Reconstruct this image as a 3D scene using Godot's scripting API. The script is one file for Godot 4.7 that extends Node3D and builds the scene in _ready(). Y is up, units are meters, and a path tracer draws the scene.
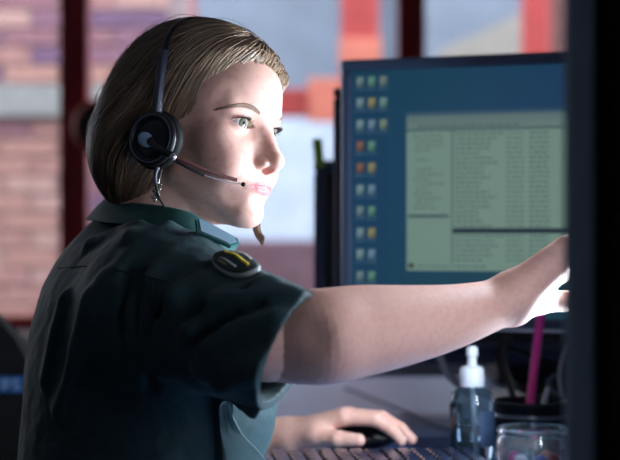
extends Node3D

# ------------------------------------------------------------------ mesh buffer
class MB:
	var v := PackedVector3Array()
	var n := PackedVector3Array()
	var c := PackedColorArray()
	var t := PackedVector2Array()
	var i := PackedInt32Array()
	var col := Color(1, 1, 1)
	func put(p: Vector3, nn: Vector3, uv := Vector2.ZERO) -> int:
		v.append(p); n.append(nn); c.append(col); t.append(uv)
		return v.size() - 1
	func tri(a: int, b: int, d: int) -> void:
		# Godot's front faces run clockwise: order the corners by the normals given
		var g := (v[b] - v[a]).cross(v[d] - v[a])
		if g.dot(n[a] + n[b] + n[d]) > 0.0:
			i.append(a); i.append(d); i.append(b)
		else:
			i.append(a); i.append(b); i.append(d)
	func flat(p: Array, nn := Vector3.ZERO, uv: Array = []) -> void:
		var q := nn
		if q == Vector3.ZERO:
			q = (p[1] - p[0]).cross(p[2] - p[0]).normalized()
		var f := v.size()
		for k in p.size():
			put(p[k], q, uv[k] if uv.size() else Vector2.ZERO)
		for k in range(1, p.size() - 1):
			tri(f, f + k, f + k + 1)
	# rows x cols points, smooth; out > 0 keeps the normals as wound, < 0 turns them, 0 turns them away from the middle
	func grid(p: PackedVector3Array, rows: int, cols: int, wrap := false, out := 0.0, colors := PackedColorArray(), keep := PackedByteArray()) -> void:
		var nn := PackedVector3Array()
		nn.resize(p.size())
		var mid := Vector3.ZERO
		for q in p:
			mid += q
		mid /= p.size()
		var last := cols if wrap else cols - 1
		var side := 0.0
		for r in rows - 1:
			for k in last:
				var k2 := (k + 1) % cols
				var a := r * cols + k
				var b := r * cols + k2
				var d := (r + 1) * cols + k
				var e := (r + 1) * cols + k2
				var g := (p[e] - p[a]).cross(p[b] - p[d])
				nn[a] += g; nn[b] += g; nn[d] += g; nn[e] += g
				side += g.dot(p[a] - mid)
		var s := out if out != 0.0 else side
		s = 1.0 if s >= 0.0 else -1.0
		var f := v.size()
		for k in p.size():
			v.append(p[k])
			n.append((nn[k] * s).normalized() if nn[k].length_squared() > 1e-24 else Vector3.UP)
			c.append(colors[k] if colors.size() else col)
			t.append(Vector2(float(k % cols) / (cols - 1), float(k / cols) / (rows - 1)))
		for r in rows - 1:
			for k in last:
				var k2 := (k + 1) % cols
				var a := r * cols + k
				var b := r * cols + k2
				var d := (r + 1) * cols + k
				var e := (r + 1) * cols + k2
				if keep.size() and not (keep[a] or keep[b] or keep[d] or keep[e]):
					continue
				if s > 0.0:
					i.append(f + a); i.append(f + b); i.append(f + e)
					i.append(f + a); i.append(f + e); i.append(f + d)
				else:
					i.append(f + a); i.append(f + e); i.append(f + b)
					i.append(f + a); i.append(f + d); i.append(f + e)
	func tube(path: PackedVector3Array, radii: PackedFloat32Array, sides := 8, cap := true, squash := 1.0, upv := Vector3.ZERO) -> void:
		var m := path.size()
		var ring := PackedVector3Array()
		var x := Vector3.ZERO
		for k in m:
			var d := (path[mini(k + 1, m - 1)] - path[maxi(k - 1, 0)]).normalized()
			if k == 0:
				x = upv if upv != Vector3.ZERO else (Vector3.UP if absf(d.y) < 0.9 else Vector3.RIGHT)
			x = (x - d * x.dot(d)).normalized()
			var y := d.cross(x)
			var r := radii[mini(k, radii.size() - 1)]
			for s in sides:
				var a := TAU * s / sides
				ring.append(path[k] + x * (cos(a) * r) + y * (sin(a) * r * squash))
		var f := v.size()
		for k in m:
			for s in sides:
				var q := ring[k * sides + s] - path[k]
				put(ring[k * sides + s], q.normalized() if q.length_squared() > 1e-16 else Vector3.UP)
		for k in m - 1:
			for s in sides:
				var s2 := (s + 1) % sides
				tri(f + k * sides + s, f + k * sides + s2, f + (k + 1) * sides + s2)
				tri(f + k * sides + s, f + (k + 1) * sides + s2, f + (k + 1) * sides + s)
		if cap:
			for e in [0, m - 1]:
				var d: Vector3 = (path[0] - path[1]).normalized() if e == 0 else (path[m - 1] - path[m - 2]).normalized()
				var pts := []
				for s in sides:
					pts.append(ring[e * sides + s])
				flat(pts, d)
	func box(at: Vector3, size: Vector3, turn := Basis(), ch := 0.0) -> void:
		var h := size * 0.5
		ch = minf(ch, minf(h.x, minf(h.y, h.z)) * 0.95)
		for ax in 3:
			for s in [-1.0, 1.0]:
				var nn := Vector3.ZERO
				nn[ax] = s
				var u := (ax + 1) % 3
				var w := (ax + 2) % 3
				var pts := []
				for q in [[-1, -1], [1, -1], [1, 1], [-1, 1]]:
					var p := Vector3.ZERO
					p[ax] = h[ax] * s
					p[u] = (h[u] - ch) * q[0]
					p[w] = (h[w] - ch) * q[1]
					pts.append(at + turn * p)
				flat(pts, turn * nn, [Vector2(0, 1), Vector2(1, 1), Vector2(1, 0), Vector2(0, 0)])
		if ch <= 0.0:
			return
		for ax in 3:
			var u := (ax + 1) % 3
			var w := (ax + 2) % 3
			for su in [-1.0, 1.0]:
				for sw in [-1.0, 1.0]:
					var nn := Vector3.ZERO
					nn[u] = su; nn[w] = sw
					var pts := []
					for q in [[-1, 0], [1, 0], [1, 1], [-1, 1]]:
						var p := Vector3.ZERO
						p[ax] = (h[ax] - ch) * q[0]
						p[u] = (h[u] - (ch if q[1] == 0 else 0.0)) * su
						p[w] = (h[w] - (0.0 if q[1] == 0 else ch)) * sw
						pts.append(at + turn * p)
					flat(pts, (turn * nn).normalized())
		for sx in [-1.0, 1.0]:
			for sy in [-1.0, 1.0]:
				for sz in [-1.0, 1.0]:
					var q := Vector3(sx, sy, sz)
					var pts := []
					for ax in 3:
						var p := Vector3(h.x - ch, h.y - ch, h.z - ch)
						p[ax] = h[ax]
						pts.append(at + turn * (p * q))
					flat(pts, (turn * q).normalized())
	# profile of (radius, height) turned round the y axis of xf
	func lathe(profile: Array, sides: int, xf := Transform3D(), squash := 1.0) -> void:
		var m := profile.size()
		var sn := []
		for k in m - 1:
			var d: Vector2 = profile[k + 1] - profile[k]
			sn.append(Vector2(d.y, -d.x).normalized())
		for k in m - 1:
			var na: Vector2 = sn[k]
			var nb: Vector2 = sn[k]
			if k > 0 and sn[k].dot(sn[k - 1]) > 0.7:
				na = (sn[k] + sn[k - 1]).normalized()
			if k < m - 2 and sn[k].dot(sn[k + 1]) > 0.7:
				nb = (sn[k] + sn[k + 1]).normalized()
			var f := v.size()
			for e in 2:
				var pr: Vector2 = profile[k + e]
				var nr := na if e == 0 else nb
				for s in sides:
					var a := TAU * s / sides
					put(xf * Vector3(cos(a) * pr.x, pr.y, sin(a) * pr.x * squash), (xf.basis * Vector3(cos(a) * nr.x, nr.y, sin(a) * nr.x)).normalized())
			for s in sides:
				var s2 := (s + 1) % sides
				tri(f + s, f + s2, f + sides + s2)
				tri(f + s, f + sides + s2, f + sides + s)
	func prism(poly: PackedVector2Array, depth: float, xf: Transform3D) -> void:
		var ids := Geometry2D.triangulate_polygon(poly)
		for s in [-1.0, 1.0]:
			var f := v.size()
			for q in poly:
				put(xf * Vector3(q.x, q.y, depth * 0.5 * s), (xf.basis * Vector3(0, 0, s)).normalized())
			for k in range(0, ids.size(), 3):
				tri(f + ids[k], f + ids[k + 1], f + ids[k + 2])
		var area := 0.0
		for k in poly.size():
			area += poly[k].cross(poly[(k + 1) % poly.size()])
		for k in poly.size():
			var a := poly[k]
			var b := poly[(k + 1) % poly.size()]
			var nn := Vector3((b - a).y, -(b - a).x, 0) * signf(area)
			flat([xf * Vector3(a.x, a.y, -depth * 0.5), xf * Vector3(b.x, b.y, -depth * 0.5), xf * Vector3(b.x, b.y, depth * 0.5), xf * Vector3(a.x, a.y, depth * 0.5)], (xf.basis * nn).normalized())
	func ball(at: Vector3, r: Vector3, turn := Basis(), rows := 12, cols := 18) -> void:
		var p := PackedVector3Array()
		for a in rows + 1:
			var la := PI * a / rows
			for b in cols:
				var lo := TAU * b / cols
				p.append(at + turn * (Vector3(sin(la) * cos(lo), cos(la), sin(la) * sin(lo)) * r))
		grid(p, rows + 1, cols, true)
	func mesh() -> ArrayMesh:
		var a := []
		a.resize(Mesh.ARRAY_MAX)
		a[Mesh.ARRAY_VERTEX] = v
		a[Mesh.ARRAY_NORMAL] = n
		a[Mesh.ARRAY_COLOR] = c
		a[Mesh.ARRAY_TEX_UV] = t
		a[Mesh.ARRAY_INDEX] = i
		var m := ArrayMesh.new()
		m.add_surface_from_arrays(Mesh.PRIMITIVE_TRIANGLES, a)
		return m

# ------------------------------------------------------------------ scene helpers
const CAM := Vector3(0, 1.02, 1.8)
const FOCAL := 1620.0
var taken := {}
var rng := RandomNumberGenerator.new()

func at(px: float, py: float, depth: float) -> Vector3:
	return CAM + Vector3((px - 310.0) / FOCAL * depth, -(py - 230.0) / FOCAL * depth, -depth)

func numbered(called: String) -> String:
	if not taken.has(called):
		taken[called] = 0
		return called
	taken[called] += 1
	return "%s_%03d" % [called, taken[called]]

func obj(called: String, mb: MB, m: Material, parent: Node = null) -> MeshInstance3D:
	var o := MeshInstance3D.new()
	o.mesh = mb.mesh()
	o.material_override = m
	if parent == null:
		o.name = numbered(called)
		add_child(o)
	else:
		o.name = called
		parent.add_child(o, true)
	return o

func inst(called: String, mesh: Mesh, m: Material, parent: Node, where: Transform3D) -> MeshInstance3D:
	var o := MeshInstance3D.new()
	o.mesh = mesh
	o.material_override = m
	o.transform = where
	o.name = called
	parent.add_child(o, true)
	return o

func thing(called: String, label: String, category: String, group := "") -> Node3D:
	var o := Node3D.new()
	o.name = numbered(called)
	add_child(o)
	tag(o, label, category, group)
	return o

func tag(o: Node, label: String, category: String, group := "") -> Node:
	o.set_meta("label", label)
	o.set_meta("category", category)
	if group:
		o.set_meta("group", group)
	return o

func struct(o: Node) -> Node:
	o.set_meta("kind", "structure")
	return o

func mat(c: Color, rough := 0.6, metal := 0.0) -> StandardMaterial3D:
	var m := StandardMaterial3D.new()
	m.albedo_color = c
	m.roughness = rough
	m.metallic = metal
	return m

func vmat(rough := 0.6) -> StandardMaterial3D:
	var m := mat(Color(1, 1, 1), rough)
	m.vertex_color_use_as_albedo = true
	return m

func lin(c: Color) -> Color:
	return c.srgb_to_linear()

func noise_tex(seed_: int, freq: float, a: Color, b: Color, size := 256, octaves := 4) -> NoiseTexture2D:
	var f := FastNoiseLite.new()
	f.seed = seed_
	f.frequency = freq
	f.fractal_octaves = octaves
	var t := NoiseTexture2D.new()
	t.width = size
	t.height = size
	t.seamless = true
	t.noise = f
	var g := Gradient.new()
	g.set_color(0, a)
	g.set_color(1, b)
	t.color_ramp = g
	return t

func grain(m: StandardMaterial3D, seed_: int, scale: float, lo := 0.8, relief := 0.0, freq := 0.02) -> StandardMaterial3D:
	m.albedo_texture = noise_tex(seed_, freq, Color(lo, lo, lo), Color(1, 1, 1))
	m.uv1_triplanar = true
	m.uv1_world_triplanar = true
	m.uv1_scale = Vector3.ONE * scale
	if relief > 0.0:
		m.heightmap_enabled = true
		m.heightmap_texture = noise_tex(seed_ + 7, freq * 2.0, Color.BLACK, Color.WHITE)
		m.heightmap_scale = relief
	return m

# ------------------------------------------------------------------ distance fields
static func smin(a: float, b: float, k: float) -> float:
	var h := maxf(k - absf(a - b), 0.0) / k
	return minf(a, b) - h * h * k * 0.25

static func smax(a: float, b: float, k: float) -> float:
	var h := maxf(k - absf(a - b), 0.0) / k
	return maxf(a, b) + h * h * k * 0.25

static func cap(p: Vector3, a: Vector3, b: Vector3, r1: float, r2: float) -> float:
	var ba := b - a
	var pa := p - a
	var h := clampf(pa.dot(ba) / ba.length_squared(), 0.0, 1.0)
	return (pa - ba * h).length() - (r1 + (r2 - r1) * h)

static func ell(p: Vector3, c: Vector3, r: Vector3) -> float:
	var q := (p - c) / r
	var k := q.length()
	var k1 := (q / r).length()
	return k * (k - 1.0) / maxf(k1, 1e-6)

# surface nets: only blocks of 6 cells whose centre is near the surface are visited
func nets(f: Callable, lo: Vector3, hi: Vector3, cell: float, mb: MB, paint = null) -> void:
	var bs := 6
	var nb := Vector3i(((hi - lo) / (cell * bs)).ceil())
	var nx := nb.x * bs + 1
	var ny := nb.y * bs + 1
	var nz := nb.z * bs + 1
	var val := PackedFloat32Array()
	val.resize(nx * ny * nz)
	val.fill(1e9)
	var far := cell * bs * 0.87 * 1.35 + cell
	var blocks := []
	for bz in nb.z:
		for by in nb.y:
			for bx in nb.x:
				var mid := lo + (Vector3(bx, by, bz) + Vector3(0.5, 0.5, 0.5)) * (cell * bs)
				if absf(f.call(mid)) > far:
					continue
				blocks.append(Vector3i(bx, by, bz))
				for z in bs + 1:
					for y in bs + 1:
						var row := ((bz * bs + z) * ny + by * bs + y) * nx + bx * bs
						for x in bs + 1:
							if val[row + x] > 1e8:
								val[row + x] = f.call(lo + Vector3(bx * bs + x, by * bs + y, bz * bs + z) * cell)
	var vert := {}
	var step := [0, 1, nx, nx + 1, nx * ny, nx * ny + 1, nx * ny + nx, nx * ny + nx + 1]
	var pairs := [[0, 1], [2, 3], [4, 5], [6, 7], [0, 2], [1, 3], [4, 6], [5, 7], [0, 4], [1, 5], [2, 6], [3, 7]]
	var ids := PackedInt32Array()
	for b: Vector3i in blocks:
		for z in bs:
			for y in bs:
				for x in bs:
					var gx := b.x * bs + x
					var gy := b.y * bs + y
					var gz := b.z * bs + z
					var id := (gz * ny + gy) * nx + gx
					var inside := 0
					for s: int in step:
						if val[id + s] < 0.0:
							inside += 1
					if inside == 0 or inside == 8:
						continue
					var sum := Vector3.ZERO
					var cnt := 0
					for e: Array in pairs:
						var va := val[id + step[e[0]]]
						var vb := val[id + step[e[1]]]
						if (va < 0.0) != (vb < 0.0):
							var w := va / (va - vb)
							var ca := Vector3(e[0] & 1, (e[0] >> 1) & 1, e[0] >> 2)
							var cb := Vector3(e[1] & 1, (e[1] >> 1) & 1, e[1] >> 2)
							sum += ca.lerp(cb, w)
							cnt += 1
					var p := lo + (Vector3(gx, gy, gz) + sum / cnt) * cell
					var h := cell * 0.35
					var d0: float = f.call(p)
					var g := Vector3(f.call(p + Vector3(h, 0, 0)) - d0, f.call(p + Vector3(0, h, 0)) - d0, f.call(p + Vector3(0, 0, h)) - d0) / h
					var gl := maxf(g.length(), 0.2)
					p -= g / (gl * gl) * clampf(d0, -cell, cell) * 0.8
					if paint != null:
						mb.col = paint.call(p)
					vert[id] = mb.put(p, g / gl)
					ids.append(id)
	for id in ids:
		for ax in 3:
			var s: int = [1, nx, nx * ny][ax]
			var u: int = [nx, nx * ny, 1][ax]
			var w: int = [nx * ny, 1, nx][ax]
			var a := val[id]
			var b := val[id + s]
			if (a < 0.0) == (b < 0.0) or b > 1e8:
				continue
			if vert.has(id - u) and vert.has(id - w) and vert.has(id - u - w):
				mb.tri(vert[id], vert[id - u], vert[id - u - w])
				mb.tri(vert[id], vert[id - u - w], vert[id - w])
	mb.col = Color(1, 1, 1)

# walk along the camera's sight line to a body's surface, to find how deep a measured point lies
func hit(f: Callable, px: float, py: float, from := 1.2) -> Vector3:
	var p := at(px, py, from)
	var d := (p - CAM).normalized()
	for k in 60:
		var s: float = f.call(p)
		if s < 0.0005:
			break
		p += d * s * 0.8
	return p

func slope(f: Callable, p: Vector3, h := 0.003) -> Vector3:
	return Vector3(f.call(p + Vector3(h, 0, 0)) - f.call(p - Vector3(h, 0, 0)), f.call(p + Vector3(0, h, 0)) - f.call(p - Vector3(0, h, 0)), f.call(p + Vector3(0, 0, h)) - f.call(p - Vector3(0, 0, h))).normalized()

func onto(f: Callable, p: Vector3, lift := 0.0) -> Vector3:
	for k in 4:
		p -= slope(f, p) * (f.call(p) - lift)
	return p

func smooth_path(pts: Array, steps := 6) -> PackedVector3Array:
	var out := PackedVector3Array()
	var m := pts.size()
	for k in m - 1:
		var a: Vector3 = pts[maxi(k - 1, 0)]
		var b: Vector3 = pts[k]
		var c: Vector3 = pts[k + 1]
		var d: Vector3 = pts[mini(k + 2, m - 1)]
		for s in steps:
			out.append(b.cubic_interpolate(c, a, d, float(s) / steps))
	out.append(pts[m - 1])
	return out

# ------------------------------------------------------------------ the woman: head (millimetres: x to her left, y up, z forward; eyes at y = 0, ear canals at z = 0)
var head_xf := Transform3D()
const EYE := Vector3(31.5, 0.0, 67.2)

static func sph(p: Vector3, c: Vector3, r: float) -> float:
	return (p - c).length() - r

func head_sdf(p: Vector3) -> float:
	if p.y < 0.0:
		p.y *= 1.06
	var q := Vector3(absf(p.x), p.y, p.z)
	var d := ell(p, Vector3(0, 26, -6), Vector3(71, 82, 87))
	d = smin(d, ell(p, Vector3(0, 36, 27), Vector3(60, 54, 64)), 20.0)
	d = smin(d, cap(p, Vector3(0, -55, -10), Vector3(-10, -150, -48), 46.0, 50.0), 22.0)
	if p.z > -20.0 and p.y < 60.0:
		d = smin(d, ell(p, Vector3(0, -30, 37), Vector3(55, 70, 51)), 20.0)
		d = smin(d, sph(q, Vector3(44, -19, 52), 17.0), 18.0)
		d = smin(d, sph(q, Vector3(49, 22, 42), 15.0), 22.0)
		d = smin(d, sph(q, Vector3(29, -48, 60), 26.5), 20.0)
		d = smin(d, cap(q, Vector3(44, -60, 14), Vector3(11, -98, 71), 13.0, 13.5), 20.0)
		d = smin(d, sph(p, Vector3(0, -99, 79), 15.5), 13.0)
		d = smin(d, cap(p, Vector3(0, -98, 60), Vector3(0, -97, 18), 14.0, 20.0), 14.0)
		d = smin(d, ell(p, Vector3(0, -66, 74), Vector3(27, 23, 23)), 14.0)
		d = smin(d, cap(q, Vector3(8, 17, 79), Vector3(43, 17, 65), 9.0, 8.0), 16.0)
		if p.z > 35.0:
			# sockets and lids
			d = smax(d, -ell(q, Vector3(31, -2, 93), Vector3(17, 12, 17)), 11.0)
			d = smin(d, sph(q, EYE, 13.4), 4.0)
			# nose
			d = smin(d, cap(p, Vector3(0, -2, 76), Vector3(0, -36, 88), 10.0, 14.0), 10.0)
			d = smin(d, cap(p, Vector3(0, 6, 83), Vector3(0, -32, 102.8), 6.0, 7.5), 8.0)
			d = smin(d, sph(p, Vector3(0, -37, 104.5), 9.2), 6.0)
			d = smin(d, ell(q, Vector3(12.5, -41, 93), Vector3(6.0, 6.2, 9.5)), 4.0)
			d = smin(d, cap(p, Vector3(0, -45, 103), Vector3(0, -50, 96), 4.0, 3.5), 4.0)
			d = smax(d, -ell(q, Vector3(6.8, -48, 98), Vector3(3.6, 4.2, 6.0)), 2.0)
			# lips
			var up := minf(cap(q, Vector3(3, -63.4, 94.4), Vector3(12, -65, 91.8), 2.7, 2.4), cap(q, Vector3(12, -65, 91.8), Vector3(21, -68, 86), 3.0, 1.8))
			d = smin(d, up, 4.0)
			d = smax(d, -sph(p, Vector3(0, -57, 105), 3.2), 4.0)
			var low := minf(cap(q, Vector3(0, -72.3, 92.6), Vector3(11, -71.4, 90.4), 3.7, 3.2), cap(q, Vector3(11, -71.4, 90.4), Vector3(21, -68.5, 85.5), 4.2, 1.8))
			d = smin(d, low, 4.0)
			d = smax(d, -minf(cap(q, Vector3(0, -67.6, 97.6), Vector3(13, -68, 93.6), 1.5, 1.4), cap(q, Vector3(13, -68, 93.6), Vector3(23, -68.5, 86.8), 1.4, 1.1)), 2.0)
			d = smax(d, -cap(q, Vector3(0, -86, 103), Vector3(12, -84, 100), 7.5, 6.0), 9.0)
			# the opening between the lids
			if q.z > 60.0:
				var u := (q.x - EYE.x) / 14.6
				var rim := 1.0 - u * u
				if rim > 0.0:
					var lift := 0.9 * u
					var over := q.y - (lift + 6.0 * pow(rim, 0.75))
					var under := (lift - 4.7 * pow(rim, 0.9)) - q.y
					var o := maxf(over, under)
					d = maxf(d, -maxf(o, 61.0 - q.z))
	return d

func skin_at(p: Vector3) -> Color:
	# colours of the skin itself: lips, lids' rims, freckles
	if p.y < 0.0:
		p.y *= 1.06
	var q := Vector3(absf(p.x), p.y, p.z)
	var c := lin(Color(0.84, 0.655, 0.595))
	var f := freckle.get_noise_3dv(p * 1.0)
	c = c.lerp(lin(Color(0.73, 0.49, 0.43)), clampf((f - 0.12) * 1.3, 0.0, 0.32))
	var m := Vector3(q.x, q.y, 0)
	var lip := minf(minf(cap(m, Vector3(3, -63.4, 0), Vector3(12, -65, 0), 3.1, 2.7), cap(m, Vector3(12, -65, 0), Vector3(21.5, -68, 0), 2.7, 0.6)), minf(cap(m, Vector3(0, -72.3, 0), Vector3(11, -71.4, 0), 4.3, 3.6), cap(m, Vector3(11, -71.4, 0), Vector3(21.5, -68.4, 0), 3.6, 0.6)))
	if p.z < 70.0:
		lip = 9.0
	c = c.lerp(lin(Color(0.73, 0.42, 0.43)), clampf(0.75 - lip * 0.6, 0.0, 0.9))
	var e := (q - EYE)
	var u := e.x / 15.5
	if absf(u) < 1.0 and p.z > 62.0:
		var rim := absf(e.y - (0.9 * u + 6.0 * pow(1.0 - u * u, 0.75)))
		c = c.lerp(lin(Color(0.34, 0.22, 0.19)), clampf(1.0 - rim / 1.1, 0.0, 0.8))
		var rim2 := absf(e.y - (0.9 * u - 4.7 * pow(1.0 - u * u, 0.9)))
		c = c.lerp(lin(Color(0.66, 0.40, 0.38)), clampf(1.0 - rim2 / 1.0, 0.0, 0.6))
	return c

var freckle := FastNoiseLite.new()

func steps_of(parts: Array) -> PackedFloat32Array:
	var out := PackedFloat32Array()
	for s: Array in parts:
		var m := int(round((s[1] - s[0]) / s[2]))
		for k in m:
			out.append(s[0] + (s[1] - s[0]) * k / m)
	out.append(parts[-1][1])
	return out

func add_head(mb: MB) -> void:
	var c0 := Vector3(0, -15, 15)
	var la := steps_of([[-180.0, -84.0, 4.0], [-84.0, 58.0, 0.62], [58.0, 180.0, 4.0]])
	var lb := steps_of([[-90.0, -66.0, 3.0], [-66.0, 34.0, 0.62], [34.0, 60.0, 1.0], [60.0, 90.0, 3.0]])
	var rows := la.size()
	var cols := lb.size()
	var pts := PackedVector3Array()
	var cols_ := PackedColorArray()
	pts.resize(rows * cols)
	cols_.resize(rows * cols)
	var before := PackedFloat32Array()
	before.resize(cols)
	before.fill(150.0)
	for r in rows:
		var a := deg_to_rad(la[r])
		var prev := 150.0
		for k in cols:
			var b := deg_to_rad(lb[k])
			var dir := Vector3(sin(b), cos(b) * sin(a), cos(b) * cos(a))
			var t := maxf(prev, before[k]) + 3.0
			# step in until just outside, then close in on the crossing
			var s := head_sdf(c0 + dir * t)
			var guard := 0
			while s < 0.0 and guard < 12:
				t += 4.0 - s
				s = head_sdf(c0 + dir * t)
				guard += 1
			guard = 0
			while s > 0.04 and guard < 40:
				t -= s * 0.9
				s = head_sdf(c0 + dir * t)
				guard += 1
				if t < 30.0:
					break
			prev = t
			before[k] = t
			var p := c0 + dir * t
			pts[r * cols + k] = head_xf * p
			cols_[r * cols + k] = skin_at(p)
	mb.grid(pts, rows, cols, false, 0.0, cols_)

func add_ear(mb: MB, side: float) -> void:
	var rim := smooth_path([Vector3(62, 10, 6), Vector3(68, 20, -2), Vector3(73, 22, -14), Vector3(77, 12, -24), Vector3(77, -4, -24), Vector3(74, -18, -16), Vector3(69, -28, -6), Vector3(64, -30, 1)], 4)
	var p := PackedVector3Array()
	for q in rim:
		p.append(head_xf * Vector3(q.x * side, q.y, q.z))
	mb.tube(p, PackedFloat32Array([0.0042]), 8)
	# the shell inside the rim
	var g := PackedVector3Array()
	var mid := Vector3(63.0 * side, -4, -4)
	for k in rim.size():
		var q := Vector3(rim[k].x * side, rim[k].y, rim[k].z)
		for s in 4:
			g.append(head_xf * (q.lerp(mid, s / 3.0)))
	mb.grid(g, rim.size(), 4)

func eyeball(parent: Node, side: float, m: Material) -> void:
	var mb := MB.new()
	var rows := 40
	var cols := 32
	var pts := PackedVector3Array()
	var cc := PackedColorArray()
	# she looks straight ahead, at the screen she touches
	var gaze := Basis(Vector3.UP, deg_to_rad(-11.0))
	for r in rows + 1:
		var a := PI * 0.62 * pow(float(r) / rows, 1.25)
		for k in cols:
			var b := TAU * k / cols
			var rad := 12.0 + 0.7 * clampf(1.0 - a / 0.5, 0.0, 1.0)
			pts.append(head_xf * (Vector3(EYE.x * side, EYE.y, EYE.z) + gaze * (Vector3(sin(a) * cos(b), sin(a) * sin(b), cos(a)) * rad)))
			var across := sin(a) * 12.0
			var c := lin(Color(0.86, 0.83, 0.82))
			if across < 6.0:
				c = lin(Color(0.32, 0.35, 0.30)).lerp(lin(Color(0.46, 0.46, 0.38)), 0.5 + 0.5 * sin(b * 13.0))
			if across > 5.3 and across < 6.1:
				c = lin(Color(0.13, 0.15, 0.14))
			if across < 2.4:
				c = Color(0.004, 0.004, 0.004)
			cc.append(c)
	mb.grid(pts, rows + 1, cols, true, 0.0, cc)
	obj("eye", mb, m, parent)

func lashes(parent: Node, side: float, m: Material) -> void:
	var mb := MB.new()
	for k in 26:
		var u := lerpf(-0.98, 0.99, k / 25.0)
		var y := 0.9 * u + 6.0 * pow(1.0 - u * u, 0.75)
		var x := EYE.x + u * 14.6
		var z := EYE.z + sqrt(maxf(13.6 * 13.6 - pow(x - EYE.x, 2.0) - y * y, 9.0))
		var a := Vector3(x * side, y, z)
		var out := Vector3((0.25 + u * 0.8) * side, 0.25, 1.0).normalized()
		var l := 5.0 + 2.5 * u
		mb.tube(PackedVector3Array([head_xf * a, head_xf * (a + out * l * 0.5), head_xf * (a + out * l + Vector3(0, 1.8, 0))]), PackedFloat32Array([0.0005, 0.0004, 0.0001]), 4, false)
	obj("eyelashes", mb, m, parent).set_meta("kind", "stuff")

func brow(parent: Node, side: float, m: Material) -> void:
	var mb := MB.new()
	for k in 380:
		var u := rng.randf()
		var x := lerpf(20.0, 58.0, u)
		var y := 14.0 + 7.0 * sin(u * 2.4) - 7.5 * u * u + rng.randf_range(-1.0, 1.0) * (lerpf(1.4, 0.8, u) + 1.3 * sin(PI * u))
		var p := Vector3(x * side, y, 100)
		for s in 14:
			p.z -= head_sdf(p) * 0.9
		p.z += 0.3
		var along := Vector3(0.9 * side, 0.5 - 1.3 * u, -0.25 - 0.4 * u).normalized()
		var l := rng.randf_range(4.0, 7.0)
		var q := p + along * l
		q += Vector3(0, 0, 0.4)
		for s in 3:
			var e := head_sdf(q)
			q.z -= (e - 0.6) * 0.8
		mb.tube(PackedVector3Array([head_xf * p, head_xf * p.lerp(q, 0.5) , head_xf * q]), PackedFloat32Array([0.00045, 0.0004, 0.0001]), 3, false)
	obj("eyebrow", mb, m, parent).set_meta("kind", "stuff")

# ------------------------------------------------------------------ hair
func hair_sdf(p: Vector3) -> float:
	var d := ell(p, Vector3(0, 32, -10), Vector3(79, 86, 98))
	d = smin(d, ell(p, Vector3(0, 40, 30), Vector3(67, 60, 66)), 20.0)
	d = smin(d, ell(p, Vector3(0, -27, -50), Vector3(86, 84, 74)), 30.0)
	if p.x > 0.0:
		d = smin(d, sph(p, Vector3(36, 48, 46), 33.0), 14.0)
	return d

func hair_edge(p: Vector3) -> float:
	# below 0 where hair grows or hangs; the hairline runs back from the forehead to the ear and down to the nape
	var y := p.y - clampf(p.x, 0.0, 40.0) * -0.5
	var z: float
	if y > 72.0:
		z = 75.0 + (y - 72.0) * 3.0
	elif y > 40.0:
		z = lerpf(45.0, 75.0, (y - 40.0) / 32.0)
	elif y > 10.0:
		z = lerpf(37.0, 45.0, (y - 10.0) / 30.0)
	elif y > -25.0:
		z = lerpf(-4.0, 37.0, (y + 25.0) / 35.0)
	else:
		z = lerpf(-22.0, -4.0, clampf((y + 95.0) / 70.0, 0.0, 1.0))
	return p.z - z

func hair_at(dir: Vector3, lift := 0.0) -> Vector3:
	var c0 := Vector3(0, 5, -10)
	var t := 130.0
	for k in 7:
		t -= hair_sdf(c0 + dir * t)
	var p := c0 + dir * t
	var m := hair_edge(p)
	var s := smoothstep(-2.0, 34.0, -m)
	var thick := head_sdf(p)
	return c0 + dir * (t - maxf(thick, 0.0) * (1.0 - s) - (3.0 if m > 0.0 else 0.0) + lift * (0.3 + 0.7 * s))

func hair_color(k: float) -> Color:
	return lin(Color(0.27, 0.195, 0.14)).lerp(lin(Color(0.68, 0.565, 0.45)), k)

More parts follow.
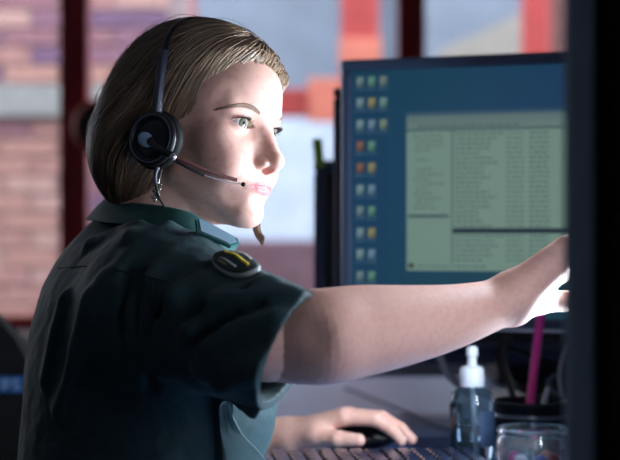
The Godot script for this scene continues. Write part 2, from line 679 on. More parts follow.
func add_hair(parent: Node, m: Material) -> void:
	var mb := MB.new()
	var rows := 60
	var cols := 90
	var pts := PackedVector3Array()
	var keep := PackedByteArray()
	var cc := PackedColorArray()
	for r in rows + 1:
		var a := PI * r / rows
		for k in cols:
			var b := TAU * k / cols
			var dir := Vector3(sin(a) * sin(b), cos(a), sin(a) * cos(b))
			var p := hair_at(dir)
			keep.append(1 if hair_edge(p) < -6.0 else 0)
			pts.append(head_xf * p)
			cc.append(hair_color(0.12))
	mb.grid(pts, rows + 1, cols, true, 0.0, cc, keep)
	# strands combed from the forehead over the ear to the nape
	var goal := Vector3(-0.05, -0.86, -0.5).normalized()
	var part := Vector3(0.42, 0.68, 0.60).normalized()
	var lock := FastNoiseLite.new()
	lock.seed = 5
	lock.frequency = 0.03
	for n in 5600:
		var z := rng.randf_range(-0.82, 1.0)
		var b := rng.randf_range(-PI, PI)
		if rng.randf() < 0.55:
			b = rng.randf_range(-PI * 0.95, 0.25)
		if n > 5000:
			b = rng.randf_range(0.0, 1.5)
			z = rng.randf_range(0.1, 0.9)
		var dir := Vector3(sqrt(1.0 - z * z) * sin(b), z, sqrt(1.0 - z * z) * cos(b))
		var p := hair_at(dir)
		if hair_edge(p) > rng.randf_range(-3.0, 6.0) + (8.0 if n % 9 == 0 else 0.0):
			continue
		var tone := clampf(0.20 + 0.45 * smoothstep(-5.0, 60.0, p.z) + 0.55 * lock.get_noise_3dv(p * 1.2) + rng.randf_range(-0.28, 0.28), 0.0, 1.0)  # strands lighter towards the front: screen-lit highlights put into the hair colour
		var lift := rng.randf_range(-0.6, 2.2)
		var path := PackedVector3Array()
		var len_ := rng.randi_range(9, 16)
		var wav := rng.randf_range(-1.0, 1.0)
		for s in len_:
			var end := 1.0 - absf(2.0 * s / (len_ - 1.0) - 1.0)
			var q := hair_at(dir, lift * minf(1.0, end * 4.0) + 0.25)
			path.append(head_xf * q)
			if q.y < -104.0:
				break
			var d := goal - dir * goal.dot(dir)
			var away := dir - part
			d = d.normalized() + (away - dir * away.dot(dir)).normalized() * 2.2 * clampf(1.0 - away.length() * 0.95, 0.0, 1.0)
			d = (d - dir * d.dot(dir)).normalized()
			var turn := lock.get_noise_3dv(q * 0.5 + Vector3(900, 0, 0)) * 0.6 + wav * 0.08
			d = d.rotated(dir, turn)
			dir = (dir + d * 0.085).normalized()
		if path.size() < 4:
			continue
		var rr := PackedFloat32Array()
		var w := rng.randf_range(0.0004, 0.0009)
		for s in path.size():
			rr.append(w * clampf(minf(s, path.size() - 1.0 - s) / 2.0, 0.15, 1.0))
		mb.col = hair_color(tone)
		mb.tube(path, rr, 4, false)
	# stray hairs that stand off
	for n in 150:
		var z := rng.randf_range(0.0, 1.0)
		var b := rng.randf_range(-PI, 1.2)
		var dir := Vector3(sqrt(1.0 - z * z) * sin(b), z, sqrt(1.0 - z * z) * cos(b))
		var path := PackedVector3Array()
		var d := Vector3(rng.randf_range(-0.4, 0.4), -0.5, -0.8)
		var up := rng.randf_range(3.0, 8.0)
		for s in 9:
			var q := hair_at(dir, 0.4 + up * pow(sin(PI * s / 8.0 * 0.8), 1.5))
			if hair_edge(q) > 0.0:
				break
			path.append(head_xf * q)
			dir = (dir + (d - dir * d.dot(dir)).normalized() * 0.07).normalized()
		if path.size() > 5:
			mb.col = hair_color(rng.randf_range(0.5, 1.0))
			mb.tube(path, PackedFloat32Array([0.00022]), 3, false)
	# a lock of the far side that falls beside the chin
	for n in 60:
		var o := Vector3(rng.randf_range(-4, 4), rng.randf_range(-5, 5), rng.randf_range(-5, 5))
		var p := smooth_path([Vector3(66, 40, 30) + o, Vector3(70, -10, 30) + o, Vector3(66, -66, 44) + o, Vector3(56, -104, 58) + o * 0.6, Vector3(51, -122 + rng.randf_range(0, 9), 71) + o * 0.25], 4)
		var w := PackedVector3Array()
		for q in p:
			w.append(head_xf * q)
		mb.col = hair_color(rng.randf_range(0.0, 0.3))
		mb.tube(w, PackedFloat32Array([0.0007]), 4, false)
	obj("hair", mb, m, parent)

# ------------------------------------------------------------------ the woman: body, shirt, arms (metres)
var S_near := Vector3(-0.150, 0.940, 0.125)
var S_far := Vector3(-0.225, 0.950, -0.195)
var T_fwd := Vector3(0.974, 0.0, -0.225)
var T_side := Vector3(0.225, 0.0, 0.974)
var arm := []
var folds := []
var creases := []
var hem := Vector3.ZERO
var hem_axis := Vector3.ZERO
var hand_r := []
var hand_l := []
var left_arm := []

func torso_box(p: Vector3, c: Vector3, r: Vector3) -> float:
	var q := p - c
	return ell(Vector3(q.dot(T_fwd), q.y, q.dot(T_side)), Vector3.ZERO, r)

func torso_sdf(p: Vector3) -> float:
	var d := torso_box(p, Vector3(-0.183, 0.835, -0.03), Vector3(0.124, 0.175, 0.175))
	d = smin(d, torso_box(p, Vector3(-0.212, 0.60, -0.03), Vector3(0.122, 0.26, 0.165)), 0.10)
	d = smin(d, torso_box(p, Vector3(-0.205, 0.905, -0.03), Vector3(0.094, 0.115, 0.160)), 0.06)
	d = smin(d, cap(p, S_near, S_far, 0.066, 0.068), 0.06)
	d = smin(d, cap(p, Vector3(-0.185, 0.972, -0.02), S_near + Vector3(0, 0.006, -0.01), 0.050, 0.046), 0.04)
	d = smin(d, cap(p, Vector3(-0.190, 0.990, -0.02), S_far + Vector3(0, 0.02, 0.01), 0.050, 0.046), 0.04)
	# breast
	d = smin(d, torso_box(p, Vector3(-0.115, 0.84, 0.035), Vector3(0.075, 0.08, 0.075)), 0.05)
	d = smin(d, torso_box(p, Vector3(-0.160, 0.84, -0.12), Vector3(0.075, 0.08, 0.075)), 0.05)
	return d

func shirt_base(p: Vector3) -> float:
	var d := torso_sdf(p)
	var s := cap(p, S_near, hem + (hem - S_near).normalized() * 0.05, 0.074, 0.0565)
	d = smin(d, s, 0.05)
	var e: Vector3 = left_arm[1]
	d = smin(d, cap(p, S_far, S_far.lerp(e, 0.8), 0.074, 0.064), 0.04)
	return d

func shirt_sdf(p: Vector3) -> float:
	var d := shirt_base(p)
	if d < 0.04 and d > -0.04:
		for f: Array in folds:
			d = smin(d, cap(p, f[0], f[1], f[2], f[2] * 0.5), f[3])
		for f: Array in creases:
			d = smax(d, -cap(p, f[0], f[1], f[2], f[2] * 0.5), f[3])
		d += cloth.get_noise_3dv(p) * 0.0016
	# the sleeves end in open hems
	d = maxf(d, (p - hem).dot(hem_axis) if (p - S_near).dot(hem_axis) > 0.08 and p.x > -0.08 and p.y > 0.80 else -1.0)
	# the turned-up hem
	var along := (hem - S_near).normalized()
	d = maxf(d, -cap(p, hem - along * 0.06, hem + along * 0.1, 0.0475, 0.056))
	# and it opens at the neck
	d = maxf(d, -cap(p, Vector3(-0.180, 1.0, -0.02), Vector3(-0.140, 1.16, -0.002), 0.054, 0.070))
	return d

var cloth := FastNoiseLite.new()

func body_sdf(p: Vector3) -> float:
	var d := torso_sdf(p) + 0.014
	d = smin(d, cap(p, Vector3(-0.168, 0.985, -0.015), head_xf * Vector3(-2, -75, -12), 0.050, 0.044), 0.03)
	d = smin(d, cap(p, S_near, arm[0][0], 0.044, 0.040), 0.03)
	return d

var arm_mid := PackedVector3Array()
var arm_rad := PackedFloat32Array()
var arm_axis := Vector3.ZERO

func smooth_arm() -> void:
	# middle line and radius at 40 even steps along the arm, so that it tapers without lumps
	var pts := []
	var rad := []
	for q: Array in arm:
		pts.append(q[0])
		rad.append(Vector3(q[1], 0, 0))
	var p := smooth_path(pts, 12)
	var r := smooth_path(rad, 12)
	arm_axis = arm[-1][0] - arm[0][0]
	var at_ := 0
	for k in 41:
		var t := k / 40.0
		while at_ < p.size() - 2 and (p[at_ + 1] - p[0]).dot(arm_axis) / arm_axis.length_squared() < t:
			at_ += 1
		var a := (p[at_] - p[0]).dot(arm_axis) / arm_axis.length_squared()
		var b := (p[at_ + 1] - p[0]).dot(arm_axis) / arm_axis.length_squared()
		var w := clampf((t - a) / (b - a), 0.0, 1.0)
		arm_mid.append(p[at_].lerp(p[at_ + 1], w))
		arm_rad.append(lerpf(r[at_].x, r[at_ + 1].x, w))

func arm_sdf(p: Vector3) -> float:
	var t := clampf((p - arm_mid[0]).dot(arm_axis) / arm_axis.length_squared(), 0.0, 1.0) * 39.999
	var k := int(t)
	var d := (p - arm_mid[k].lerp(arm_mid[k + 1], t - k)).length() - lerpf(arm_rad[k], arm_rad[k + 1], t - k)
	# the point of the elbow and the dimple above it
	d = smax(d, -sph(p, elbow_dimple, 0.011), 0.022)
	return hand_sdf(p, hand_r, d)

var elbow_dimple := Vector3.ZERO

func left_sdf(p: Vector3) -> float:
	var d := 1e3
	for k in left_arm.size() - 1:
		d = smin(d, cap(p, left_arm[k], left_arm[k + 1], [0.046, 0.042, 0.027][k], [0.040, 0.027, 0.023][k]), 0.012)
	return hand_sdf(p, hand_l, d)

# a hand: [palm bones as capsules, finger chains]
func hand_sdf(p: Vector3, h: Array, d: float) -> float:
	if h.is_empty() or (p - h[2]).length() > 0.19:
		return d
	var palm := 1e3
	for b: Array in h[0]:
		palm = smin(palm, cap(p, b[0], b[1], b[2], b[3]), 0.012)
	d = smin(d, palm, 0.02)
	for chain: Array in h[1]:
		var fin := 1e3
		for k in chain.size() - 1:
			fin = smin(fin, cap(p, chain[k][0], chain[k + 1][0], chain[k][1], chain[k + 1][1]), 0.003)
		d = smin(d, fin, 0.005)
	return d

# wrist, direction of the fingers, direction the palm faces, direction of the thumb, how much each finger curls
func make_hand(w: Vector3, d: Vector3, np: Vector3, th: Vector3, curl: Array, palm_pitch := 0.0) -> Array:
	d = d.normalized()
	np = (np - d * np.dot(d)).normalized()
	th = th - d * th.dot(d)
	th = (th - np * th.dot(np)).normalized()
	var bones := []
	var chains := []
	var spread := [0.029, 0.0095, -0.0095, -0.0275]
	var reach := [0.086, 0.088, 0.083, 0.076]
	var length := [[0.040, 0.024, 0.019], [0.044, 0.028, 0.020], [0.041, 0.026, 0.020], [0.032, 0.020, 0.018]]
	for k in 4:
		var a: Vector3 = w + th * spread[k] * 0.55 + d * 0.012
		var b: Vector3 = w + th * spread[k] + d * reach[k]
		bones.append([a, b, 0.0155, 0.0115])
		var chain := [[b, 0.0105]]
		var fd: Vector3 = (d + th * spread[k] * 1.5).normalized()
		var q := b
		var turn_ := 0.0
		for j in 3:
			turn_ += curl[k] * [1.0, 1.2, 0.7][j]
			var dir: Vector3 = (fd * cos(turn_) + np * sin(turn_)).normalized()
			q += dir * length[k][j]
			chain.append([q, [0.0092, 0.0082, 0.0070][j]])
		chains.append(chain)
	# the balls of the thumb and of the little finger
	bones.append([w + th * 0.014 + np * 0.006 + d * 0.01, w + th * 0.030 + np * 0.010 + d * 0.045, 0.016, 0.0155])
	bones.append([w - th * 0.014 + np * 0.006 + d * 0.01, w - th * 0.024 + np * 0.006 + d * 0.055, 0.016, 0.0135])
	var t0 := w + th * 0.030 + np * 0.010 + d * 0.040
	var t1 := t0 + (d * 0.85 + th * 0.38 + np * 0.36).normalized() * 0.036
	var t2 := t1 + (d * 0.92 + th * 0.12 + np * 0.36).normalized() * 0.028
	chains.append([[t0, 0.0125], [t1, 0.0105], [t2, 0.0082]])
	return [bones, chains, w + d * 0.08]

func nails(h: Array, np: Vector3, parent: Node, m: Material) -> void:
	for chain: Array in h[1]:
		var a: Vector3 = chain[-2][0]
		var b: Vector3 = chain[-1][0]
		var d := (b - a).normalized()
		var up := (-np + d * np.dot(d)).normalized()
		var mb := MB.new()
		mb.ball(b + up * 0.0052 - d * 0.001, Vector3(0.0045, 0.0022, 0.0065), Basis(d.cross(up) * -1.0, up, d), 6, 10)
		obj("fingernail", mb, m, parent)

func band_patch(f: Callable, corners: Array, lift: float, nu: int, nv: int, mb: MB, thick := 0.0015) -> void:
	# a patch of cloth that lies on a body: its four corners, laid onto the surface, with a sewn edge
	var top := PackedVector3Array()
	for j in nv + 1:
		for k in nu + 1:
			var u := float(k) / nu
			var w := float(j) / nv
			var a: Vector3 = corners[0].lerp(corners[1], u)
			var b: Vector3 = corners[3].lerp(corners[2], u)
			var e := minf(minf(u * nu, (1.0 - u) * nu), minf(w * nv, (1.0 - w) * nv))
			top.append(onto(f, a.lerp(b, w), lift if e > 0.5 else lift - thick * 1.6))
	mb.grid(top, nv + 1, nu + 1, false, signf((top[nu + 1] - top[0]).cross(top[1] - top[0]).dot(slope(f, top[0])) * -1.0))

func build_person() -> void:
	freckle.frequency = 0.09
	freckle.seed = 3
	cloth.frequency = 22.0
	cloth.seed = 11
	cloth.fractal_octaves = 3
	# head: turned to the screen on the right, a little bowed and tilted to her left
	var f := Vector3(sin(deg_to_rad(61.0)), 0, cos(deg_to_rad(61.0)))
	var l := Vector3.UP.cross(f)
	var roll := deg_to_rad(7.0)
	var pitch := deg_to_rad(5.0)
	var b := Basis(l, Vector3.UP, f)
	b = b * Basis(Vector3(0, 0, 1), -roll) * Basis(Vector3(1, 0, 0), pitch)
	head_xf = Transform3D(b.scaled_local(Vector3.ONE * 0.001), Vector3(-0.1227, 1.1365, 0.0))

	arm = [[at(268, 335, 1.53), 0.0445], [at(318, 337, 1.505), 0.0452], [at(363, 330.5, 1.53), 0.0432], [at(415, 323.5, 1.56), 0.0372], [at(456, 316, 1.585), 0.0312], [at(492, 306, 1.61), 0.0255], [at(506, 301, 1.62), 0.0235]]
	smooth_arm()
	elbow_dimple = at(308, 335, 1.505) + Vector3(0, 0, 0.049)
	hem = at(290, 351, 1.50)
	hem_axis = Vector3(0.87, -0.42, 0.25).normalized()
	var wr: Vector3 = arm[6][0]
	var np_r := Vector3(0.64, -0.62, 0.34)
	hand_r = make_hand(wr, Vector3(0.77, 0.51, -0.38), np_r, Vector3(0.1, -0.49, -0.79), [0.10, 0.08, 0.10, 0.16])
	var wl := at(284, 437, 2.10)
	left_arm = [S_far, Vector3(-0.245, 0.765, -0.315), wl - Vector3(0.05, -0.002, 0.0), wl]
	var np_l := Vector3(0.35, -0.9, 0.1)
	hand_l = make_hand(wl, Vector3(0.93, 0.33, 0.10), np_l, Vector3(0, 0, 1), [0.40, 0.38, 0.38, 0.42])

	var person := thing("person", "woman in dark green uniform shirt and headset, arm stretched out to a screen", "person")
	var skin := vmat(0.58)
	skin.subsurf_scatter_enabled = true
	skin.subsurf_scatter_strength = 0.12
	var mb := MB.new()
	add_head(mb)
	mb.col = lin(Color(0.84, 0.655, 0.595))
	add_ear(mb, -1.0)
	add_ear(mb, 1.0)
	var paint := func(p: Vector3) -> Color:
		var k := freckle.get_noise_3dv(p * 1700.0)
		return lin(Color(0.84, 0.655, 0.595)).lerp(lin(Color(0.71, 0.49, 0.43)), clampf(k * 0.5 + 0.08, 0.0, 0.22))
	nets(body_sdf, Vector3(-0.45, 0.42, -0.30), Vector3(0.0, 1.12, 0.25), 0.011, mb, paint)
	nets(arm_sdf, Vector3(-0.12, 0.83, 0.02), Vector3(0.34, 1.10, 0.37), 0.0029, mb, paint)
	nets(left_sdf, Vector3(-0.32, 0.70, -0.40), Vector3(0.16, 1.02, -0.16), 0.0036, mb, paint)
	var body := obj("body", mb, skin, person)
	var nail := mat(Color(0.85, 0.66, 0.62), 0.25)
	nails(hand_r, np_r, person, nail)
	nails(hand_l, np_l, person, nail)

	var wet := vmat(0.06)
	var lash := mat(Color(0.10, 0.07, 0.05), 0.5)
	for s in [-1.0, 1.0]:
		eyeball(person, s, wet)
		lashes(person, s, lash)
		brow(person, s, mat(Color(0.47, 0.36, 0.28), 0.6))
	var hm := vmat(0.38)
	hm.metallic_specular = 0.6
	add_hair(person, hm)
	build_shirt(person)
	var tr := MB.new()
	nets(trousers_sdf, Vector3(-0.42, 0.03, -0.30), Vector3(0.32, 0.66, 0.24), 0.012, tr)
	obj("trousers", tr, grain(mat(Color(0.07, 0.14, 0.14), 0.9), 23, 6.0, 0.7), person)
	for s in [-1.0, 1.0]:
		var k: Vector3 = Vector3(0.20, 0.0, -0.03) + T_side * 0.11 * s
		var sh := MB.new()
		sh.ball(Vector3(k.x + 0.05, 0.045, k.z), Vector3(0.125, 0.05, 0.045), Basis(), 10, 16)
		obj("shoe", sh, mat(Color(0.03, 0.03, 0.03), 0.4), person)

func build_shirt(person: Node3D) -> void:
	var green := grain(mat(Color(0.078, 0.215, 0.235), 0.78), 21, 9.0, 0.86)
	green.rim_enabled = true
	green.rim = 0.25
	green.rim_tint = 0.6
	# folds, measured as lines across the cloth
	for q in [[151, 278, 208, 238, 0.006], [118, 272, 168, 226, 0.006], [176, 300, 236, 268, 0.007], [190, 330, 262, 285, 0.006], [178, 296, 160, 372, 0.007], [215, 300, 300, 296, 0.006], [205, 352, 278, 318, 0.006], [200, 372, 262, 366, 0.006], [90, 300, 60, 410, 0.009], [104, 282, 84, 350, 0.007], [66, 300, 46, 380, 0.007], [225, 262, 292, 292, 0.004], [222, 385, 262, 372, 0.005], [130, 236, 190, 216, 0.005], [92, 244, 140, 226, 0.005]]:
		folds.append([hit(shirt_base, q[0], q[1]), hit(shirt_base, q[2], q[3]), q[4] * 0.85, 0.019])
	for q in [[128, 276, 120, 345, 0.004], [140, 276, 136, 330, 0.003], [186, 318, 246, 290, 0.003], [166, 300, 150, 392, 0.004], [188, 346, 258, 305, 0.003]]:
		creases.append([hit(shirt_base, q[0], q[1]) , hit(shirt_base, q[2], q[3]), q[4] * 0.8, 0.014])
	var mb := MB.new()
	nets(shirt_sdf, Vector3(-0.44, 0.50, -0.42), Vector3(0.09, 1.10, 0.40), 0.0043, mb)
	var shirt := obj("shirt", mb, green, person)
	shirt.set_meta("label", "dark green short-sleeved uniform shirt")
	# seams: yoke across the back, armhole, and the hem of the sleeve
	var thread := mat(Color(0.07, 0.13, 0.135), 0.8)
	for line: Array in [[[58, 268], [85, 266], [115, 270], [150, 277], [166, 281]], [[152, 279], [151, 310], [150, 345], [153, 388]]]:
		var pts := []
		for q: Array in line:
			pts.append(onto(shirt_sdf, hit(shirt_sdf, q[0], q[1]), 0.0))
		mb = MB.new()
		mb.tube(smooth_path(pts, 5), PackedFloat32Array([0.0009]), 6)
		obj("seam", mb, thread, shirt)
	# chest pocket with its flap
	var cloth_lit := green
	var c := []
	for q in [[216, 402], [261, 402], [262, 462], [214, 462]]:
		c.append(hit(shirt_sdf, q[0], q[1]))
	mb = MB.new()
	band_patch(shirt_sdf, c, 0.010, 16, 16, mb, 0.0065)
	obj("pocket_flap", mb, cloth_lit, shirt)
	# shoulder badge
	mb = MB.new()
	var badge_mid := hit(shirt_sdf, 236, 259)
	build_badge(badge_mid, shirt)
	build_collar(shirt, green)

func build_badge(mid: Vector3, shirt: Node3D) -> void:
	var n := slope(shirt_sdf, mid)
	# it runs down the front of the shoulder
	var along := Vector3(0.87, -0.49, 0.0)
	var sight := (mid - CAM).normalized()
	along = (along - sight * along.dot(n) / minf(sight.dot(n), -0.3)).normalized()
	along = (along - n * along.dot(n)).normalized()
	var across := n.cross(along).normalized()
	for layer in [[0.036, 0.020, 0.0035, Color(0.66, 0.69, 0.69), "badge_border"], [0.0340, 0.0182, 0.0048, Color(0.10, 0.17, 0.17), "badge"]]:
		var mb := MB.new()
		var pts := PackedVector3Array()
		for r in 8:
			for k in 32:
				var a := TAU * k / 32.0
				var s := float(r) / 6.0 if r < 7 else 1.0
				var p: Vector3 = mid + along * cos(a) * layer[0] * s + across * sin(a) * layer[1] * s
				pts.append(onto(shirt_sdf, p, layer[2] if r < 7 else 0.0))
		mb.grid(pts, 8, 32, true, 0.0)
		obj(layer[4], mb, mat(layer[3], 0.7), shirt)
	var marks := [[-0.018, 0.010, 0.012, 0.0018, Color(0.75, 0.76, 0.74)], [0.0, 0.0, 0.048, 0.0034, Color(0.85, 0.76, 0.25)], [0.002, 0.009, 0.020, 0.0022, Color(0.78, 0.79, 0.78)], [0.0, -0.009, 0.030, 0.0022, Color(0.80, 0.82, 0.80)], [-0.004, -0.013, 0.016, 0.0014, Color(0.70, 0.72, 0.40)]]
	for q: Array in marks:
		var mb := MB.new()
		var pts := PackedVector3Array()
		for k in 9:
			pts.append(onto(shirt_sdf, mid + along * (q[0] + q[2] * (k / 8.0 - 0.5)) + across * q[1], 0.0052))
		mb.tube(pts, PackedFloat32Array([q[3] * 0.6]), 6, true, 0.5, across)
		obj("badge_stripe", mb, mat(q[4], 0.7), shirt)

func build_collar(shirt: Node3D, green: Material) -> void:
	# the band round the neck and the leaf that folds over it, from the near front point round the back to the far one
	var teal := grain(mat(Color(0.11, 0.36, 0.345), 0.8), 22, 9.0, 0.75)
	var mid := Vector3(-0.172, 1.0, -0.018)
	var tip := at(236, 243, 1.70)
	var upper := [tip + Vector3(0.0, 0.004, 0), at(212, 226, 1.70), at(190, 213, 1.705), at(165, 207, 1.72), at(130, 203, 1.77), at(108, 199, 1.83), at(112, 200, 1.88), at(150, 205, 1.90), at(200, 225, 1.88), at(226, 246, 1.83)]
	var lower := [tip + Vector3(-0.002, -0.008, 0.004), at(214, 247, 1.67), at(190, 233, 1.665), at(160, 227, 1.68), at(118, 223, 1.735), at(92, 220, 1.83), at(94, 220, 1.92), at(140, 226, 1.97), at(200, 240, 1.94), at(228, 250, 1.86)]
	var pu := smooth_path(upper, 6)
	var pl := smooth_path(lower, 6)
	var g := PackedVector3Array()
	var m := pu.size()
	for k in m:
		var o := (pl[k] - mid)
		o.y = 0.0
		o = o.normalized()
		# inner face of the band, rolled top edge, outer leaf, turned-up lower edge
		g.append(pu[k] - Vector3(0, 0.030, 0) - o * 0.004)
		g.append(pu[k] - Vector3(0, 0.003, 0) - o * 0.003)
		g.append(pu[k] + Vector3(0, 0.001, 0))
		g.append(pu[k] - Vector3(0, 0.001, 0) + o * 0.004)
		g.append(pu[k].lerp(pl[k], 0.35) + o * 0.005)
		g.append(pu[k].lerp(pl[k], 0.7) + o * 0.005)
		g.append(pl[k] + o * 0.004)
		g.append(pl[k] + o * 0.001 - Vector3(0, 0.001, 0))
		g.append(pl[k].lerp(pu[k], 0.3) + o * 0.001)
	var mb := MB.new()
	mb.grid(g, m, 9, false, 0.0)
	obj("collar", mb, teal, shirt)
	# the tab at the near point of the collar
	var a := [at(195, 219, 1.654), at(206, 219, 1.654), at(237, 240, 1.658), at(238, 246, 1.654), at(230, 248, 1.646), at(197, 233, 1.640)]
	var poly := PackedVector2Array()
	var ox: Vector3 = (a[2] - a[0]).normalized()
	var oz: Vector3 = ox.cross(a[5] - a[0]).normalized()
	var oy := oz.cross(ox)
	var cen := Vector3.ZERO
	for q: Vector3 in a:
		cen += q / a.size()
	for q: Vector3 in a:
		poly.append(Vector2((q - cen).dot(ox), (q - cen).dot(oy)))
	var xf := Transform3D(Basis(ox, oy, oz), cen)
	if oz.z < 0.0:
		oz = -oz
	mb = MB.new()
	mb.prism(poly, 0.004, Transform3D(xf.basis, xf.origin))
	var tab := obj("collar_tab", mb, mat(Color(0.13, 0.37, 0.37), 0.7), shirt)
	var small := PackedVector2Array()
	for q in poly:
		small.append(q - q.normalized() * 0.0035)
	mb = MB.new()
	mb.prism(small, 0.006, xf)
	obj("tab_face", mb, mat(Color(0.42, 0.53, 0.60), 0.75), tab).set_meta("label", "slate blue cloth face of the collar tab")

# ------------------------------------------------------------------ headset
func hp(x: float, y: float, z: float) -> Vector3:
	return head_xf * Vector3(x, y, z)

func build_headset() -> void:
	var hs := thing("headset", "black call-centre headset with boom microphone worn on the woman's head", "headset")
	var black := mat(Color(0.085, 0.09, 0.105), 0.30)
	var soft := mat(Color(0.03, 0.03, 0.035), 0.7)
	var grey := mat(Color(0.27, 0.30, 0.36), 0.28)
	var ear := Vector3(-80, -31, 4)
	# headband: a flat spring strap over the crown, wider in the side arm
	var mb := MB.new()
	mb.tube(hpath([Vector3(-86, 28, 1), Vector3(-85, 50, -2), Vector3(-76, 80, -6), Vector3(-56, 101, -10), Vector3(-28, 114, -13), Vector3(0, 117.5, -14), Vector3(28, 114, -13), Vector3(56, 101, -10), Vector3(76, 80, -6), Vector3(85, 50, -2), Vector3(86, 0, 1)], 6), PackedFloat32Array([0.0044]), 10, true, 0.35, head_xf.basis.z.normalized())
	obj("headband", mb, black, hs)
	mb = MB.new()
	mb.tube(hpath([Vector3(-88, -8, 3), Vector3(-89, 20, 2), Vector3(-87.5, 45, 0), Vector3(-82.5, 66, -3)], 5), PackedFloat32Array([0.0076, 0.0073, 0.0068, 0.0064]), 10, true, 0.32, head_xf.basis.z.normalized())
	obj("side_arm", mb, grey, hs)
	for side in [-1.0, 1.0]:
		var o := Vector3(ear.x * -side * -1.0 if side > 0 else ear.x, ear.y, ear.z)
		o.x = absf(ear.x) * side
		var ax := Basis(Vector3(0, 0, 1), -PI / 2.0 * side)
		var xf := head_xf * Transform3D(ax * Basis(Vector3(1, 0, 0), 0.0), o)
		mb = MB.new()
		var pr := []
		for k in 13:
			var a := -PI * 0.5 + PI * k / 12.0
			pr.append(Vector2(24.0 + 8.0 * cos(a), 1.0 + 8.0 * sin(a)))
		pr.append(Vector2(12, 8.5))
		mb.lathe(pr, 40, xf)
		var cup := obj("ear_cushion", mb, soft, hs)
		mb = MB.new()
		mb.lathe([Vector2(28, 6), Vector2(29.5, 9), Vector2(29.5, 12), Vector2(27, 14.5), Vector2(23.5, 15), Vector2(22, 13), Vector2(20.5, 12.5), Vector2(18, 14), Vector2(14, 15), Vector2(0.01, 15.5)], 48, xf)
		obj("earcup", mb, black, hs)
		mb = MB.new()
		mb.lathe([Vector2(24.6, 15.2), Vector2(25.6, 16.0), Vector2(26.6, 15.2)], 48, xf)
		obj("trim_ring", mb, grey, hs)
		if side < 0:
			# oval with a bluish highlight put into its colour, and the boom pivot
			mb = MB.new()
			mb.ball(head_xf * (o + Vector3(-16, -2, -5)), Vector3(0.004, 0.008, 0.0105), head_xf.basis.orthonormalized() * Basis(Vector3(1, 0, 0), 0.35), 12, 20)
			var gl := mat(Color(0.58, 0.68, 0.80), 0.15)
			obj("highlight_cap", mb, gl, hs)
			mb = MB.new()
			mb.tube(hpath([o + Vector3(-15, -3, 2), o + Vector3(-17, -11, 17), o + Vector3(-15, -17, 31)], 4), PackedFloat32Array([0.0060, 0.0055, 0.0042]), 10)
			obj("boom_pivot", mb, black, hs)
			mb = MB.new()
			mb.ball(head_xf * (o + Vector3(-16, -18, 33)), Vector3.ONE * 0.0042, Basis(), 8, 12)
			obj("pivot_screw", mb, mat(Color(0.75, 0.75, 0.76), 0.2, 0.8), hs)
	mb = MB.new()
	mb.tube(hpath([Vector3(-95, -48, 36), Vector3(-86, -53, 50), Vector3(-68, -59, 70), Vector3(-52, -62, 85), Vector3(-48, -62.5, 89)], 5), PackedFloat32Array([0.0020]), 8)
	obj("boom", mb, mat(Color(0.42, 0.27, 0.26), 0.25), hs)
	mb = MB.new()
	mb.tube(hpath([Vector3(-95, -51, 35), Vector3(-86, -57, 48), Vector3(-76, -61.5, 59), Vector3(-72, -63, 63)], 5), PackedFloat32Array([0.0017]), 8)
	obj("boom_sleeve", mb, mat(Color(0.16, 0.16, 0.20), 0.3), hs)
	mb = MB.new()
	mb.tube(hpath([Vector3(-72, -63, 63), Vector3(-58, -66, 79), Vector3(-44, -66, 92)], 5), PackedFloat32Array([0.0008]), 6)
	obj("microphone_wire", mb, mat(Color(0.70, 0.66, 0.67), 0.3), hs)
	mb = MB.new()
	mb.ball(hp(-42, -66, 94), Vector3.ONE * 0.0026, Basis(), 10, 14)
	obj("microphone", mb, mat(Color(0.10, 0.10, 0.11), 0.2, 0.5), hs)
	mb = MB.new()
	mb.tube(hpath([Vector3(-86, -60, 12), Vector3(-86, -70, 11), Vector3(-84, -78, 12)], 4), PackedFloat32Array([0.0032, 0.0030, 0.0022]), 10)
	obj("strain_relief", mb, grey, hs)
	mb = MB.new()
	mb.tube(hpath([Vector3(-84, -78, 12), Vector3(-82, -90, 16), Vector3(-76, -104, 24), Vector3(-70, -116, 28), Vector3(-62, -126, 24)], 6), PackedFloat32Array([0.0012]), 8)
	obj("cord", mb, soft, hs)

func hpath(pts: Array, steps: int) -> PackedVector3Array:
	var out := PackedVector3Array()
	for q in smooth_path(pts, steps):
		out.append(head_xf * q)
	return out

func build_earring() -> void:
	var er := thing("earring", "silver flower earring hanging below the headset earcup", "earring")
	var silver := mat(Color(0.80, 0.79, 0.76), 0.22, 0.9)
	var mb := MB.new()
	mb.tube(hpath([Vector3(-76, -58, 12), Vector3(-78, -70, 12), Vector3(-79, -76, 12)], 3), PackedFloat32Array([0.0006]), 6)
	obj("hook", mb, silver, er)
	for k in 3:
		for j in 5:
			var a := TAU * j / 5.0 + k
			mb = MB.new()
			var c := Vector3(-80, -79 - k * 6.0 + 3.2 * cos(a), 11 + 3.2 * sin(a))
			mb.ball(head_xf * c, Vector3(0.0014, 0.0028, 0.0019), head_xf.basis.orthonormalized() * Basis(Vector3(1, 0, 0), a), 6, 8)
			obj("petal", mb, silver, er)

